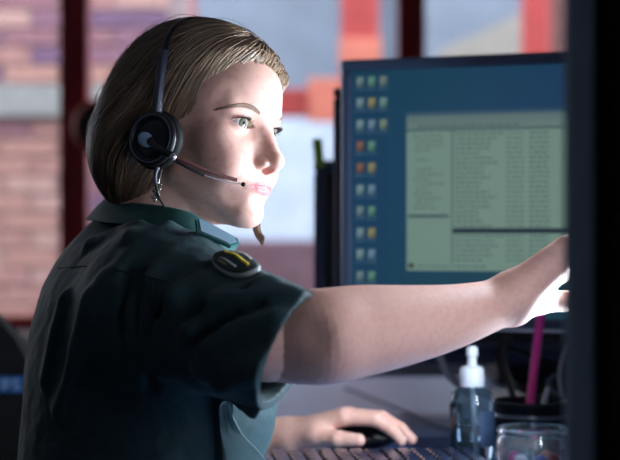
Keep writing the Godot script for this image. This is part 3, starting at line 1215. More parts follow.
# ------------------------------------------------------------------ camera, sky, exposure
func build_camera_and_sky() -> void:
	var cam := Camera3D.new()
	cam.name = "camera"
	var lens_ := CameraAttributesPhysical.new()
	lens_.frustum_focal_length = 12.0 * FOCAL / 230.0
	lens_.frustum_focus_distance = 1.70
	lens_.exposure_aperture = 3.8
	lens_.frustum_near = 0.05
	lens_.frustum_far = 100.0
	cam.attributes = lens_
	cam.position = CAM
	add_child(cam)
	var we := WorldEnvironment.new()
	we.name = "environment"
	var e := Environment.new()
	var sky := Sky.new()
	var sm := ProceduralSkyMaterial.new()
	sm.sky_top_color = Color(0.85, 0.88, 0.95)
	sm.sky_horizon_color = Color(0.92, 0.93, 0.96)
	sm.ground_bottom_color = Color(0.45, 0.45, 0.47)
	sm.ground_horizon_color = Color(0.6, 0.6, 0.62)
	sm.sky_energy_multiplier = 1.0
	sky.sky_material = sm
	e.background_mode = Environment.BG_SKY
	e.sky = sky
	e.background_energy_multiplier = 5.2
	e.tonemap_mode = Environment.TONE_MAPPER_LINEAR
	e.tonemap_exposure = 1.0
	e.sdfgi_enabled = true
	e.ssao_enabled = true
	e.ssil_enabled = true
	we.environment = e
	add_child(we)

func screen_light(parent: Node3D, xf: Transform3D, size: Vector2, energy: float, color: Color) -> void:
	# the light of a lit screen, just in front of its face; xf looks along -z
	var a := AreaLight3D.new()
	a.name = "screen_light"
	a.area_size = size
	a.light_energy = energy
	a.light_color = color
	a.shadow_enabled = true
	a.area_range = 12.0
	a.area_attenuation = 2.0
	parent.add_child(a)
	a.transform = xf

# ------------------------------------------------------------------ the room
func slab(called: String, lo: Vector3, hi: Vector3, m: Material, parent: Node = null, ch := 0.0) -> MeshInstance3D:
	var mb := MB.new()
	mb.box((lo + hi) * 0.5, hi - lo, Basis(), ch)
	return obj(called, mb, m, parent)

func build_room() -> void:
	var paint := grain(mat(Color(0.78, 0.80, 0.84), 0.9), 41, 0.8, 0.9)
	var white := grain(mat(Color(0.88, 0.89, 0.91), 0.9), 42, 0.8, 0.92)
	var carpet := grain(mat(Color(0.33, 0.35, 0.40), 0.95), 43, 2.0, 0.6)
	struct(slab("floor", Vector3(-3.3, -0.1, -3.15), Vector3(3.5, 0, 3.3), carpet))
	struct(slab("ceiling", Vector3(-3.3, 2.7, -3.15), Vector3(3.5, 2.8, 3.3), white))
	struct(slab("wall_left", Vector3(-3.3, 0, -3.15), Vector3(-3.2, 2.7, 3.3), paint))
	struct(slab("wall_right", Vector3(3.4, 0, -3.15), Vector3(3.5, 2.7, 3.3), paint))
	struct(slab("wall_front", Vector3(-3.2, 0, 3.2), Vector3(3.4, 2.7, 3.3), paint))
	struct(slab("wall_back", Vector3(-3.2, 0, -3.15), Vector3(3.4, 0.724, -2.95), paint))
	struct(slab("wall_above", Vector3(-3.2, 2.32, -3.15), Vector3(3.4, 2.7, -2.95), paint))
	var red := grain(mat(Color(0.62, 0.07, 0.09), 0.35), 44, 3.0, 0.85)
	var glass := mat(Color(0.95, 0.97, 1.0, 0.04), 0.02)
	glass.transparency = BaseMaterial3D.TRANSPARENCY_ALPHA
	var xs := [-3.158, -2.70, -1.70, -0.702, 0.301, 1.30, 2.30, 3.358]
	for k in xs.size() - 1:
		var w := Node3D.new()
		w.name = "window_%d" % (k + 1)
		add_child(w)
		struct(w)
		var a: float = xs[k]
		var b: float = xs[k + 1]
		slab("mullion", Vector3(a - 0.0415, 0.76, -3.09), Vector3(a + 0.0415, 2.32, -3.0), red, w, 0.004)
		if k == xs.size() - 2:
			slab("mullion", Vector3(b - 0.0415, 0.76, -3.09), Vector3(b + 0.0415, 2.32, -3.0), red, w, 0.004)
		slab("rail", Vector3(a - 0.0415, 0.724, -3.095), Vector3(b - 0.0415, 0.764, -2.99), red, w, 0.004)
		slab("rail", Vector3(a + 0.0415, 2.26, -3.09), Vector3(b - 0.0415, 2.32, -3.0), red, w, 0.004)
		slab("pane", Vector3(a + 0.0415, 0.764, -3.05), Vector3(b - 0.0415, 2.26, -3.044), glass, w)
	# window board
	struct(slab("trim_1", Vector3(-3.2, 0.690, -2.95), Vector3(3.4, 0.718, -2.86), mat(Color(0.62, 0.58, 0.52), 0.5), null, 0.006))

func build_outside() -> void:
	var ground := grain(mat(Color(0.52, 0.50, 0.50), 0.9), 51, 0.5, 0.75)
	struct(slab("ground", Vector3(-14, -0.35, -24), Vector3(14, -0.25, -3.2), ground))
	# brick wall close outside on the left
	var wall := thing("brick_wall", "salmon and mauve brick wall with a pale stone band outside the left window", "wall")
	var z := -4.8
	slab("mortar", Vector3(-2.7, -0.25, z - 0.3), Vector3(-0.508, 2.95, z - 0.012), grain(mat(Color(0.78, 0.70, 0.69), 0.95), 52, 3.0, 0.8), wall)
	var tones := [Color(0.90, 0.69, 0.62), Color(0.87, 0.66, 0.61), Color(0.92, 0.74, 0.68), Color(0.70, 0.52, 0.58), Color(0.60, 0.47, 0.58), Color(0.74, 0.54, 0.56)]
	var mats := []
	for k in tones.size():
		mats.append(grain(mat(tones[k], 0.9), 60 + k, 4.0, 0.8))
	var mb := MB.new()
	mb.box(Vector3.ZERO, Vector3(0.215, 0.065, 0.10), Basis(), 0.003)
	var whole := mb.mesh()
	mb = MB.new()
	mb.box(Vector3.ZERO, Vector3(0.1025, 0.065, 0.10), Basis(), 0.003)
	var half := mb.mesh()
	var stone := grain(mat(Color(0.74, 0.75, 0.72), 0.85), 53, 3.0, 0.85)
	for c in 34:
		var y := 0.155 + 0.075 * c
		if y > 1.49 and y < 1.61:
			continue
		var upper := y > 1.36
		for k in 8:
			var x := -0.6875 - 0.225 * k - (0.1125 if c % 2 else 0.0)
			var pick: int = rng.randi_range(0, 2) if rng.randf() < (0.3 if upper else 0.86) else rng.randi_range(3, 5)
			inst("brick", whole, mats[pick], wall, Transform3D(Basis(), Vector3(x, y, z - 0.045 + rng.randf_range(-0.003, 0.003))))
		if c % 2:
			inst("brick", half, mats[rng.randi_range(0, 5)], wall, Transform3D(Basis(), Vector3(-0.63125, y, z - 0.045)))
	mb = MB.new()
	mb.box(Vector3(-1.49, 1.5425, z - 0.03), Vector3(1.84, 0.125, 0.14), Basis(), 0.006)
	obj("stone_band", mb, stone, wall)
	# pale building across the yard
	var pale := grain(mat(Color(0.79, 0.85, 0.91), 0.8), 54, 0.7, 0.9)
	var cool := grain(mat(Color(0.50, 0.55, 0.60), 0.8), 55, 0.7, 0.88)
	var far := thing("yard_building", "pale blue-grey rendered building across the yard", "building")
	slab("wall", Vector3(-5.0, -0.25, -9.6), Vector3(6.0, 1.95, -9.2), pale, far)
	slab("upper_wall", Vector3(-5.0, 1.95, -9.62), Vector3(6.0, 4.2, -9.18), cool, far, 0.01)
	slab("bay", Vector3(0.62, -0.25, -9.2), Vector3(4.0, 4.2, -8.6), cool, far, 0.01)
	# red steel frame in the yard
	var rust := grain(mat(Color(0.80, 0.30, 0.27), 0.55), 56, 2.0, 0.85)
	var salmon := grain(mat(Color(0.95, 0.55, 0.44), 0.6), 57, 2.0, 0.9)
	var fr := thing("steel_frame", "red painted steel frame of posts and a crossbeam standing in the yard", "frame")
	for q in [[172, 194], [341, 379], [524, 551]]:
		slab("post", Vector3(at(q[0], 0, 7.0).x, -0.25, -5.32), Vector3(at(q[1], 0, 7.0).x, 3.4, -5.2), rust, fr, 0.008)
	slab("crossbeam", Vector3(at(194, 0, 7.0).x, at(0, 116, 7.0).y, -5.30), Vector3(at(341, 0, 7.0).x, at(0, 88, 7.0).y, -5.22), rust, fr, 0.006)
	slab("salmon_plate", Vector3(at(308, 0, 6.98).x, at(0, 122, 6.98).y, -5.215), Vector3(at(341, 0, 6.98).x, at(0, 78, 6.98).y, -5.18), salmon, fr, 0.006)  # added plate; its salmon colour stands for an orange glow
	slab("salmon_plate", Vector3(at(339, 0, 6.98).x, at(0, 64, 6.98).y, -5.195), Vector3(at(381, 0, 6.98).x, at(0, 38, 6.98).y, -5.175), salmon, fr, 0.006)
	# low wall and the stair beyond the monitor
	slab_thing("garden_wall", Vector3(at(150, 0, 7.6).x, -0.25, -6.0), Vector3(at(345, 0, 7.6).x, at(0, 240, 7.6).y, -5.8), grain(mat(Color(0.60, 0.49, 0.53), 0.9), 58, 3.0, 0.75), "low mauve-brown wall in the yard behind the woman's chin", "wall")
	var st := thing("outdoor_stair", "cream sloping stair side outside, above the lit monitor", "stair")
	mb = MB.new()
	var poly := PackedVector2Array()
	for q in [[432, 62], [440, 50], [475, 36], [528, 10], [590, -20], [640, -44], [640, 20], [560, 62], [500, 92]]:
		var p := at(q[0], q[1], 8.6)
		poly.append(Vector2(p.x, p.y))
	mb.prism(poly, 0.12, Transform3D(Basis(), Vector3(0, 0, -6.8)))
	obj("stringer", mb, grain(mat(Color(0.66, 0.65, 0.60), 0.8), 59, 2.0, 0.88), st)
	slab("support_wall", Vector3(at(470, 0, 8.7).x, -0.25, -7.0), Vector3(at(640, 0, 8.7).x, at(0, 70, 8.7).y, -6.9), cool, st)
	slab_thing("timber_post", Vector3(at(552, 0, 7.4).x, -0.25, -5.7), Vector3(at(580, 0, 7.4).x, 3.0, -5.6), grain(mat(Color(0.50, 0.36, 0.33), 0.8), 50, 2.0, 0.8), "brown post outside, right of the orange-red post", "post")

func slab_thing(called: String, lo: Vector3, hi: Vector3, m: Material, label: String, category: String) -> void:
	tag(slab(called, lo, hi, m, null, 0.006), label, category)

# ------------------------------------------------------------------ desk and what stands on it
const DESK := 0.73

func build_desk() -> void:
	var d := thing("desk", "large blue-grey desk under the monitors and keyboard", "desk")
	var top := grain(mat(Color(0.36, 0.50, 0.68), 0.42), 71, 1.5, 0.9)
	var mb := MB.new()
	mb.box(Vector3(0.72, DESK - 0.0125, -0.30), Vector3(1.56, 0.025, 2.2), Basis(), 0.003)
	obj("desktop", mb, top, d)
	var leg := mat(Color(0.30, 0.31, 0.34), 0.4, 0.6)
	for x in [0.05, 1.42]:
		for z in [-1.3, 0.7]:
			mb = MB.new()
			mb.box(Vector3(x, (DESK - 0.025) * 0.5, z), Vector3(0.05, DESK - 0.025, 0.05), Basis(), 0.004)
			obj("leg", mb, leg, d)
	mb = MB.new()
	mb.box(Vector3(1.45, 0.42, -0.3), Vector3(0.018, 0.55, 1.9), Basis(), 0.002)
	obj("modesty_panel", mb, top, d)

func text_row(im: Image, x: int, y: int, w: int, c: Color) -> void:
	var k := x
	while k < x + w:
		var l := rng.randi_range(4, 14)
		im.fill_rect(Rect2i(k, y, mini(l, x + w - k), 3), c)
		k += l + 3

func desktop_image() -> ImageTexture:
	# 1500 pixels a metre: a blue desktop with icons and one open list window
	var im := Image.create(790, 516, false, Image.FORMAT_RGB8)
	for y in 516:
		for x in 10:
			im.fill_rect(Rect2i(x * 79, y, 79, 1), Color(0.12 + 0.01 * x / 10.0, 0.285 + 0.015 * sin(x * 0.7), 0.385 + 0.035 * sin(y * 0.006 + x * 0.25)))
	var icons := [Color(0.50, 0.58, 0.58), Color(0.42, 0.62, 0.50), Color(0.52, 0.56, 0.50), Color(0.55, 0.64, 0.66), Color(0.68, 0.60, 0.36), Color(0.50, 0.64, 0.58), Color(0.56, 0.66, 0.66), Color(0.50, 0.60, 0.70), Color(0.56, 0.62, 0.50)]
	for r in 10:
		for c in (3 if r < 3 else 2):
			var x := 11 + c * 26
			var y := 12 + int(r * 45.6)
			var col: Color = icons[(r * 3 + c) % 9] if r != 3 and r != 4 or c > 0 else Color(0.62, 0.36, 0.26)
			col = col.lerp(Color(0.2, 0.38, 0.45), 0.25)
			im.fill_rect(Rect2i(x, y, 16, 20), col)
			im.fill_rect(Rect2i(x + 3, y + 4, 7, 7), col.lightened(0.15))
			im.fill_rect(Rect2i(x + 8, y + 12, 8, 6), col.darkened(0.3))
			text_row(im, x - 3, y + 25, 21, Color(0.34, 0.46, 0.56))
	var wx := 122
	var wy := 90
	var ww := 420
	var wh := 330
	im.fill_rect(Rect2i(wx, wy, ww, wh), Color(0.50, 0.62, 0.58))
	im.fill_rect(Rect2i(wx, wy, ww, 8), Color(0.26, 0.38, 0.46))
	im.fill_rect(Rect2i(wx, wy + 8, ww, 14), Color(0.42, 0.52, 0.52))
	im.fill_rect(Rect2i(wx, wy + 22, ww, 14), Color(0.45, 0.55, 0.54))
	im.fill_rect(Rect2i(wx, wy + 36, ww, 4), Color(0.28, 0.38, 0.40))
	text_row(im, wx + 24, wy + 28, 220, Color(0.28, 0.36, 0.38))
	# folder pane
	for r in 16:
		if r == 4 or r == 6:
			continue
		text_row(im, wx + 14 + (6 if r % 3 else 0), wy + 48 + r * 10, rng.randi_range(26, 70), Color(0.34, 0.44, 0.43))
	im.fill_rect(Rect2i(wx + 4, wy + 214, 88, 5), Color(0.20, 0.30, 0.34))
	im.fill_rect(Rect2i(wx + 98, wy + 40, 3, wh - 56), Color(0.32, 0.42, 0.42))
	# list of messages
	for r in 27:
		var y := wy + 46 + r * 10
		if r == 20:
			im.fill_rect(Rect2i(wx + 101, y - 4, ww - 104, 10), Color(0.10, 0.18, 0.24))
			continue
		text_row(im, wx + 106, y, rng.randi_range(50, 104), Color(0.30, 0.40, 0.40))
		text_row(im, wx + 214, y, 38, Color(0.34, 0.44, 0.43))
		text_row(im, wx + 262, y, 42, Color(0.30, 0.40, 0.40))
		text_row(im, wx + 330, y, 60, Color(0.34, 0.44, 0.43))
	im.fill_rect(Rect2i(wx + 4, wy + wh - 15, 12, 9), Color(0.24, 0.22, 0.24))
	text_row(im, wx + 24, wy + wh - 11, 150, Color(0.32, 0.42, 0.42))
	return ImageTexture.create_from_image(im)

# a flat monitor: left lower corner of its frame, direction of its width, size; the screen faces width x up
func monitor(t: Node3D, corner: Vector3, wide: Vector3, size: Vector2, bezel: float, deep: float, frame: Material, screen: Material, back: Material, foot_at: float, shell_inset := 0.05) -> void:
	var x := wide.normalized()
	var n := x.cross(Vector3.UP)
	var b := Basis(x, Vector3.UP, n)
	var mid := corner + x * size.x * 0.5 + Vector3.UP * size.y * 0.5
	var mb := MB.new()
	for q in [[0.0, size.y * 0.5 - bezel * 0.5, size.x, bezel], [0.0, -size.y * 0.5 + bezel * 0.5, size.x, bezel], [-size.x * 0.5 + bezel * 0.5, 0.0, bezel, size.y - bezel * 2.0], [size.x * 0.5 - bezel * 0.5, 0.0, bezel, size.y - bezel * 2.0]]:
		mb.box(mid + x * q[0] + Vector3.UP * q[1] - n * deep * 0.5, Vector3(q[2], q[3], deep), b, 0.0035)
	obj("bezel", mb, frame, t)
	mb = MB.new()
	var h := Vector2(size.x * 0.5 - bezel, size.y * 0.5 - bezel)
	var o := mid - n * 0.003
	mb.flat([o - x * h.x + Vector3.UP * h.y, o + x * h.x + Vector3.UP * h.y, o + x * h.x - Vector3.UP * h.y, o - x * h.x - Vector3.UP * h.y], n, [Vector2(0, 0), Vector2(1, 0), Vector2(1, 1), Vector2(0, 1)])
	obj("screen", mb, screen, t)
	mb = MB.new()
	mb.box(mid - n * (deep * 0.5 + 0.004), Vector3(size.x - 0.004, size.y - 0.004, maxf(deep - 0.010, 0.004)), b, 0.001)
	mb.box(mid - n * (deep + 0.014), Vector3(size.x - shell_inset * 2.0, size.y - shell_inset * 2.0, 0.030), b, 0.010)
	obj("rear_shell", mb, back, t)
	# stand
	var foot := corner + x * foot_at - n * (deep + 0.05)
	mb = MB.new()
	mb.box(Vector3(foot.x, (DESK + mid.y) * 0.5 + 0.008, foot.z), Vector3(0.06, mid.y - DESK - 0.02, 0.028), b, 0.006)
	obj("stand", mb, back, t)
	mb = MB.new()
	mb.box(Vector3(foot.x, DESK + 0.008, foot.z) + n * 0.02, Vector3(0.24, 0.016, 0.18), b, 0.006)
	obj("foot", mb, back, t)

func build_monitors() -> void:
	var frame := mat(Color(0.23, 0.29, 0.39), 0.32)
	var dark := mat(Color(0.045, 0.055, 0.075), 0.5)
	var t := thing("monitor", "monitor showing a blue desktop with icons and a pale green list window", "monitor")
	var wide := Vector3(0.933, 0.0, 0.359)
	var size := Vector2(0.56, 0.379)
	var corner := Vector3(0.0426, 0.8824, -0.5)
	var lit := mat(Color(0.01, 0.012, 0.015), 0.35)
	lit.emission_enabled = true
	lit.emission = Color.WHITE
	lit.emission_operator = BaseMaterial3D.EMISSION_OP_MULTIPLY
	lit.emission_texture = desktop_image()
	lit.emission_energy_multiplier = 0.66
	monitor(t, corner, wide, size, 0.0166, 0.022, frame, lit, dark, 0.49)
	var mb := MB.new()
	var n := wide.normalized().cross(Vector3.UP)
	mb.box(corner + wide.normalized() * 0.28 + Vector3(0, 0.001, 0) + n * 0.001, Vector3(0.556, 0.0042, 0.006), Basis(wide.normalized(), Vector3.UP, n), 0.0005)  # pale strip stands in for the highlight along the bezel's lower edge
	obj("highlight_strip", mb, mat(Color(0.86, 0.90, 0.94), 0.35), t)
	var mid := corner + wide.normalized() * 0.28 + Vector3(0, 0.19, 0) + n * 0.004
	screen_light(t, Transform3D(Basis(-wide.normalized(), Vector3.UP, -n), mid), Vector2(0.52, 0.34), 0.02, Color(0.45, 0.70, 0.80))

	# the dark monitor in the foreground, seen from its edge; the glow of its unseen face is added fill
	t = thing("dark_monitor", "large dark monitor seen edge-on along the right border", "monitor")
	var near_ := Vector3(0.1645, 0.0, 0.75)
	var far_ := Vector3(0.280, 0.0, 0.24)
	wide = near_ - far_
	var len_ := wide.length()
	wide = wide.normalized()
	var off := mat(Color(0.02, 0.025, 0.035), 0.2)
	var fill_glow := mat(Color(0.02, 0.02, 0.02), 0.3)
	fill_glow.emission_enabled = true
	fill_glow.emission = Color(0.90, 0.94, 1.0)
	fill_glow.emission_energy_multiplier = 0.4
	var slate := mat(Color(0.60, 0.68, 0.73), 0.5)
	monitor(t, Vector3(far_.x, 0.790, far_.z), wide, Vector2(len_, 0.50), 0.014, 0.019, slate, fill_glow, mat(Color(0.02, 0.022, 0.026), 0.7), len_ * 0.5, 0.03)
	n = wide.cross(Vector3.UP)
	mid = (near_ + far_) * 0.5 + Vector3(0, 1.04, 0) + n * 0.004
	screen_light(t, Transform3D(Basis(-wide, Vector3.UP, -n), mid), Vector2(len_ - 0.04, 0.46), SIDE_FILL, Color(0.90, 0.93, 1.0))  # fill light added for her camera-facing side

	# the bright touch screen she reaches for; the dark monitor hides it from here
	t = thing("touch_monitor", "bright touch screen under the woman's fingertips, behind the dark monitor", "monitor")
	near_ = Vector3(0.340, 0.0, 0.125)
	far_ = Vector3(0.302, 0.0, -0.07)
	wide = near_ - far_
	len_ = wide.length()
	wide = wide.normalized()
	var glow := mat(Color(0.02, 0.02, 0.02), 0.3)
	glow.emission_enabled = true
	glow.emission = Color(0.90, 0.95, 1.0)
	glow.emission_energy_multiplier = 1.0
	monitor(t, Vector3(far_.x, 0.825, far_.z), wide, Vector2(len_, 0.36), 0.014, 0.019, frame, glow, dark, len_ * 0.5, 0.03)
	n = wide.cross(Vector3.UP)
	mid = (near_ + far_) * 0.5 + Vector3(0, 1.005, 0) + n * 0.004
	screen_light(t, Transform3D(Basis(-wide, Vector3.UP, -n), mid), Vector2(len_ - 0.03, 0.325), TOUCH_LIGHT, Color(0.88, 0.94, 1.0))

	# two dark monitors behind
	t = thing("spare_monitor", "dark switched-off monitor directly behind the lit one, its left edge showing", "monitor")
	monitor(t, at(333, 0, 2.46) * Vector3(1, 0, 1) + Vector3(0, 0.84, 0), Vector3(0.97, 0, 0.2), Vector2(0.50, at(0, 88, 2.46).y - 0.84), 0.014, 0.02, frame, off, dark, 0.43)
	t = thing("low_monitor", "low dark navy monitor furthest left in the row, with a green note on top", "monitor")
	monitor(t, at(314, 0, 2.66) * Vector3(1, 0, 1) + Vector3(0, 0.80, 0), Vector3(1, 0, 0.0), Vector2(0.44, at(0, 160, 2.66).y - 0.80), 0.02, 0.024, mat(Color(0.30, 0.37, 0.50), 0.4), off, dark, 0.40)
	mb = MB.new()
	var q := at(318.5, 153, 2.655)
	mb.box(q, Vector3(0.016, 0.048, 0.002), Basis(Vector3(0, 0, 1), 0.1), 0.0005)
	tag(obj("sticky_note", mb, mat(Color(0.78, 0.95, 0.28), 0.7)), "small yellow-green sticky note on the low dark monitor's top corner", "note")

const TOUCH_LIGHT := 0.85
const SIDE_FILL := 0.105

func build_desk_things() -> void:
	# hand-gel bottle with pump
	var b := thing("pump_bottle", "clear gel bottle with a white pump top on the desk", "bottle")
	var at_ := at(472, 459, 2.05)
	at_.y = DESK
	var clear := mat(Color(0.62, 0.74, 0.82, 0.06), 0.03)
	clear.refraction_enabled = true
	clear.refraction_scale = 0.045
	var xf := Transform3D(Basis(), at_)
	var mb := MB.new()
	mb.lathe([Vector2(0.0001, 0.0), Vector2(0.025, 0.0), Vector2(0.0285, 0.004), Vector2(0.0285, 0.072), Vector2(0.026, 0.084), Vector2(0.016, 0.091), Vector2(0.0125, 0.093), Vector2(0.0125, 0.098), Vector2(0.0001, 0.098)], 40, xf)
	obj("body", mb, clear, b)
	var wp := mat(Color(0.86, 0.88, 0.92), 0.4)
	mb = MB.new()
	mb.lathe([Vector2(0.0001, 0.0925), Vector2(0.0155, 0.0925), Vector2(0.0158, 0.094), Vector2(0.0155, 0.114), Vector2(0.013, 0.117), Vector2(0.0065, 0.119), Vector2(0.0055, 0.130), Vector2(0.0075, 0.131), Vector2(0.0075, 0.140), Vector2(0.005, 0.143), Vector2(0.0001, 0.143)], 32, xf)
	obj("pump", mb, wp, b)
	mb = MB.new()
	mb.tube(smooth_path([at_ + Vector3(0.0, 0.137, 0), at_ + Vector3(0.006, 0.138, -0.022), at_ + Vector3(0.008, 0.133, -0.031)], 4), PackedFloat32Array([0.0045, 0.004, 0.003]), 10)
	obj("nozzle", mb, wp, b)
	mb = MB.new()
	mb.tube(PackedVector3Array([at_ + Vector3(0, 0.095, 0), at_ + Vector3(0.004, 0.006, 0)]), PackedFloat32Array([0.0022]), 8)
	obj("dip_tube", mb, wp, b)
	mb = MB.new()
	var arc := PackedVector3Array()
	for r in 2:
		for k in 15:
			var a := -0.2 + 1.5 * k / 14.0
			arc.append(at_ + Vector3(cos(a) * 0.0289, 0.018 + 0.045 * r, sin(a) * 0.0289))
	mb.grid(arc, 2, 15, false, 0.0)
	obj("sticker", mb, mat(Color(0.22, 0.30, 0.42), 0.5), b)

	# dark pot with straw and pens
	var pot_at := at(532, 440, 2.12)
	pot_at.y = DESK
	var pot := thing("pen_pot", "round dark pot holding a pink straw beside the pump bottle", "pot")
	mb = MB.new()
	mb.lathe([Vector2(0.0001, 0.0), Vector2(0.047, 0.0), Vector2(0.050, 0.003), Vector2(0.052, 0.058), Vector2(0.054, 0.060), Vector2(0.054, 0.067), Vector2(0.0525, 0.068), Vector2(0.050, 0.067), Vector2(0.048, 0.060), Vector2(0.046, 0.006), Vector2(0.0001, 0.006)], 48, Transform3D(Basis(), pot_at))
	obj("shell", mb, mat(Color(0.085, 0.095, 0.115), 0.3), pot)
	mb = MB.new()
	mb.lathe([Vector2(0.0515, 0.046), Vector2(0.0530, 0.047), Vector2(0.0533, 0.050), Vector2(0.0522, 0.052)], 48, Transform3D(Basis(), pot_at))
	obj("band", mb, mat(Color(0.45, 0.50, 0.55), 0.3, 0.5), pot)
	mb = MB.new()
	var top := at(541, 312, 2.16)
	mb.tube(PackedVector3Array([pot_at + Vector3(-0.006, 0.008, -0.02), pot_at + Vector3(0.002, 0.07, -0.026), top]), PackedFloat32Array([0.0058, 0.0058, 0.0062]), 12)
	tag(obj("straw", mb, mat(Color(0.95, 0.20, 0.66), 0.35)), "thick bright pink straw standing in the dark pot", "straw")
	mb = MB.new()
	mb.tube(PackedVector3Array([pot_at + Vector3(0.010, 0.010, 0.006), pot_at + Vector3(0.014, 0.070, 0.016), pot_at + Vector3(0.018, 0.086, 0.018)]), PackedFloat32Array([0.0042, 0.0042, 0.0030]), 10)
	tag(obj("pen", mb, mat(Color(0.80, 0.83, 0.88), 0.3)), "short white pen leaning on the pink straw in the pot", "pen")

	# clear glass jar of sweets in front
	var jar_at := at(534, 460, 1.96)
	jar_at.y = DESK
	var jar := thing("glass_jar", "clear glass jar of small coloured bits in front of the dark pot", "jar")
	var gl := mat(Color(0.93, 0.96, 1.0, 0.05), 0.02)
	gl.refraction_enabled = true
	gl.refraction_scale = 0.05
	mb = MB.new()
	mb.lathe([Vector2(0.0001, 0.0), Vector2(0.042, 0.0), Vector2(0.047, 0.005), Vector2(0.048, 0.030), Vector2(0.045, 0.040), Vector2(0.043, 0.043), Vector2(0.046, 0.046), Vector2(0.046, 0.050), Vector2(0.043, 0.052), Vector2(0.0395, 0.050), Vector2(0.0395, 0.043), Vector2(0.042, 0.038), Vector2(0.0445, 0.028), Vector2(0.0435, 0.008), Vector2(0.0001, 0.006)], 56, Transform3D(Basis(), jar_at))
	obj("glass", mb, gl, jar)
	var sweets := [Color(0.50, 0.08, 0.16), Color(0.10, 0.20, 0.50), Color(0.60, 0.62, 0.66), Color(0.50, 0.10, 0.36), Color(0.18, 0.36, 0.42), Color(0.62, 0.42, 0.36)]
	var words := ["red", "blue", "white", "magenta", "teal", "peach"]
	for k in 6:
		var a := k * 1.05 + 0.3
		mb = MB.new()
		mb.ball(jar_at + Vector3(cos(a) * 0.024, 0.0145, sin(a) * 0.024), Vector3(0.0085, 0.0075, 0.0085), Basis(Vector3(0.3, 1, 0.2).normalized(), a), 8, 12)
		tag(obj("sweet", mb, mat(sweets[k], 0.3)), "small %s sweet inside the clear glass jar" % words[k], "sweet", "sweets in the glass jar")

	# keyboard under her left hand
	var kb := thing("keyboard", "dark keyboard at the bottom edge, in front of the far hand", "keyboard")
	var turn := Basis(Vector3.UP, 0.10)
	var kc := Vector3(0.062, DESK, -0.125)
	mb = MB.new()
	mb.box(kc + Vector3(0, 0.008, 0), Vector3(0.30, 0.014, 0.14), turn, 0.004)
	obj("case", mb, mat(Color(0.05, 0.06, 0.09), 0.4), kb)
	var keym := mat(Color(0.10, 0.13, 0.20), 0.16)
	mb = MB.new()
	var w := [Vector2(0.0001, 0.0), Vector2(0.5, 0)]
	mb.box(Vector3(0, 0.002, 0), Vector3(0.0165, 0.008, 0.0165), Basis(), 0.002)
	var km := mb.mesh()
	for r in 6:
		for k in 15:
			inst("key", km, keym, kb, Transform3D(turn, kc + turn * Vector3(-0.133 + 0.019 * k, 0.0165, -0.0525 + 0.021 * r)))
	# mouse and mat
	var mat_at := at(420, 444, 2.14)
	mb = MB.new()
	mb.box(Vector3(0.145, DESK + 0.002, -0.345), Vector3(0.23, 0.004, 0.19), Basis(Vector3.UP, 0.1), 0.001)
	tag(obj("mouse_mat", mb, grain(mat(Color(0.20, 0.34, 0.62), 0.7), 73, 14.0, 0.45)), "blue patterned mouse mat on the desk beside the far hand", "mat")
	var mouse := thing("mouse", "dark computer mouse under the woman's far hand", "mouse")
	mb = MB.new()
	mb.ball(Vector3(0.066, DESK + 0.0205, -0.302), Vector3(0.046, 0.0155, 0.028), Basis(), 14, 20)
	obj("shell", mb, mat(Color(0.06, 0.065, 0.08), 0.35), mouse)
	# cables behind the monitor
	var cable := mat(Color(0.05, 0.055, 0.07), 0.4)
	var pale := mat(Color(0.72, 0.76, 0.80), 0.4)
	var runs := [[[[500, 345, 2.31], [520, 352, 2.30], [545, 362, 2.30], [575, 372, 2.31], [600, 420, 2.31]], 0.004, cable, "black cable sagging behind the monitor, uppermost of the tangle"],
		[[[495, 350, 2.36], [505, 378, 2.35], [530, 392, 2.34], [560, 388, 2.34], [600, 400, 2.35]], 0.005, cable, "black cable looping low behind the pen pot"],
		[[[508, 338, 2.28], [503, 360, 2.28], [510, 385, 2.27], [520, 425, 2.27]], 0.0045, cable, "black cable hanging straight down left of the pink straw"],
		[[[556, 374, 2.3], [548, 382, 2.3], [552, 390, 2.3], [566, 400, 2.3]], 0.0035, mat(Color(0.35, 0.45, 0.52), 0.3), "short grey-blue cable right of the pink straw"],
		[[[578, 338, 2.25], [566, 352, 2.22], [560, 375, 2.2], [564, 400, 2.2], [574, 430, 2.2]], 0.0042, pale, "white cable bowed beside the dark edge-on monitor"],
		[[[428, 330, 2.35], [437, 350, 2.32], [447, 372, 2.3], [462, 386, 2.3], [490, 394, 2.3]], 0.0058, mat(Color(0.50, 0.52, 0.58), 0.4), "grey cable curving down behind the pump bottle"],
		[[[345, 392, 2.95], [375, 400, 2.75], [410, 414, 2.55], [440, 432, 2.40], [470, 440, 2.3]], 0.0025, mat(Color(0.36, 0.44, 0.55), 0.5), "thin grey strand across the desk top standing for a cable shadow"]]  # laid where a cable's shadow crosses the desk, shade put into its colour
	for r: Array in runs:
		var pts := []
		for q: Array in r[0]:
			var p := at(q[0], q[1], q[2])
			p.y = maxf(p.y, DESK + r[1])
			pts.append(p)
		mb = MB.new()
		mb.tube(smooth_path(pts, 6), PackedFloat32Array([r[1]]), 8)
		tag(obj("cable", mb, r[2]), r[3], "cable", "cables behind the monitors")
	# dark computer behind
	var pc := thing("desktop_computer", "dark computer case behind the cables, under the lit monitor", "computer")
	var p0 := at(497, 0, 2.95)
	slab("case", Vector3(p0.x, DESK + 0.006, p0.z - 0.25), Vector3(p0.x + 0.30, at(0, 338, 2.95).y, p0.z), mat(Color(0.04, 0.045, 0.06), 0.45), pc, 0.006)
	for k in 6:
		slab("vent_slat", Vector3(p0.x + 0.03 + 0.022 * k, DESK + 0.03, p0.z), Vector3(p0.x + 0.042 + 0.022 * k, DESK + 0.13, p0.z + 0.004), mat(Color(0.11, 0.12, 0.15), 0.3), pc, 0.001)
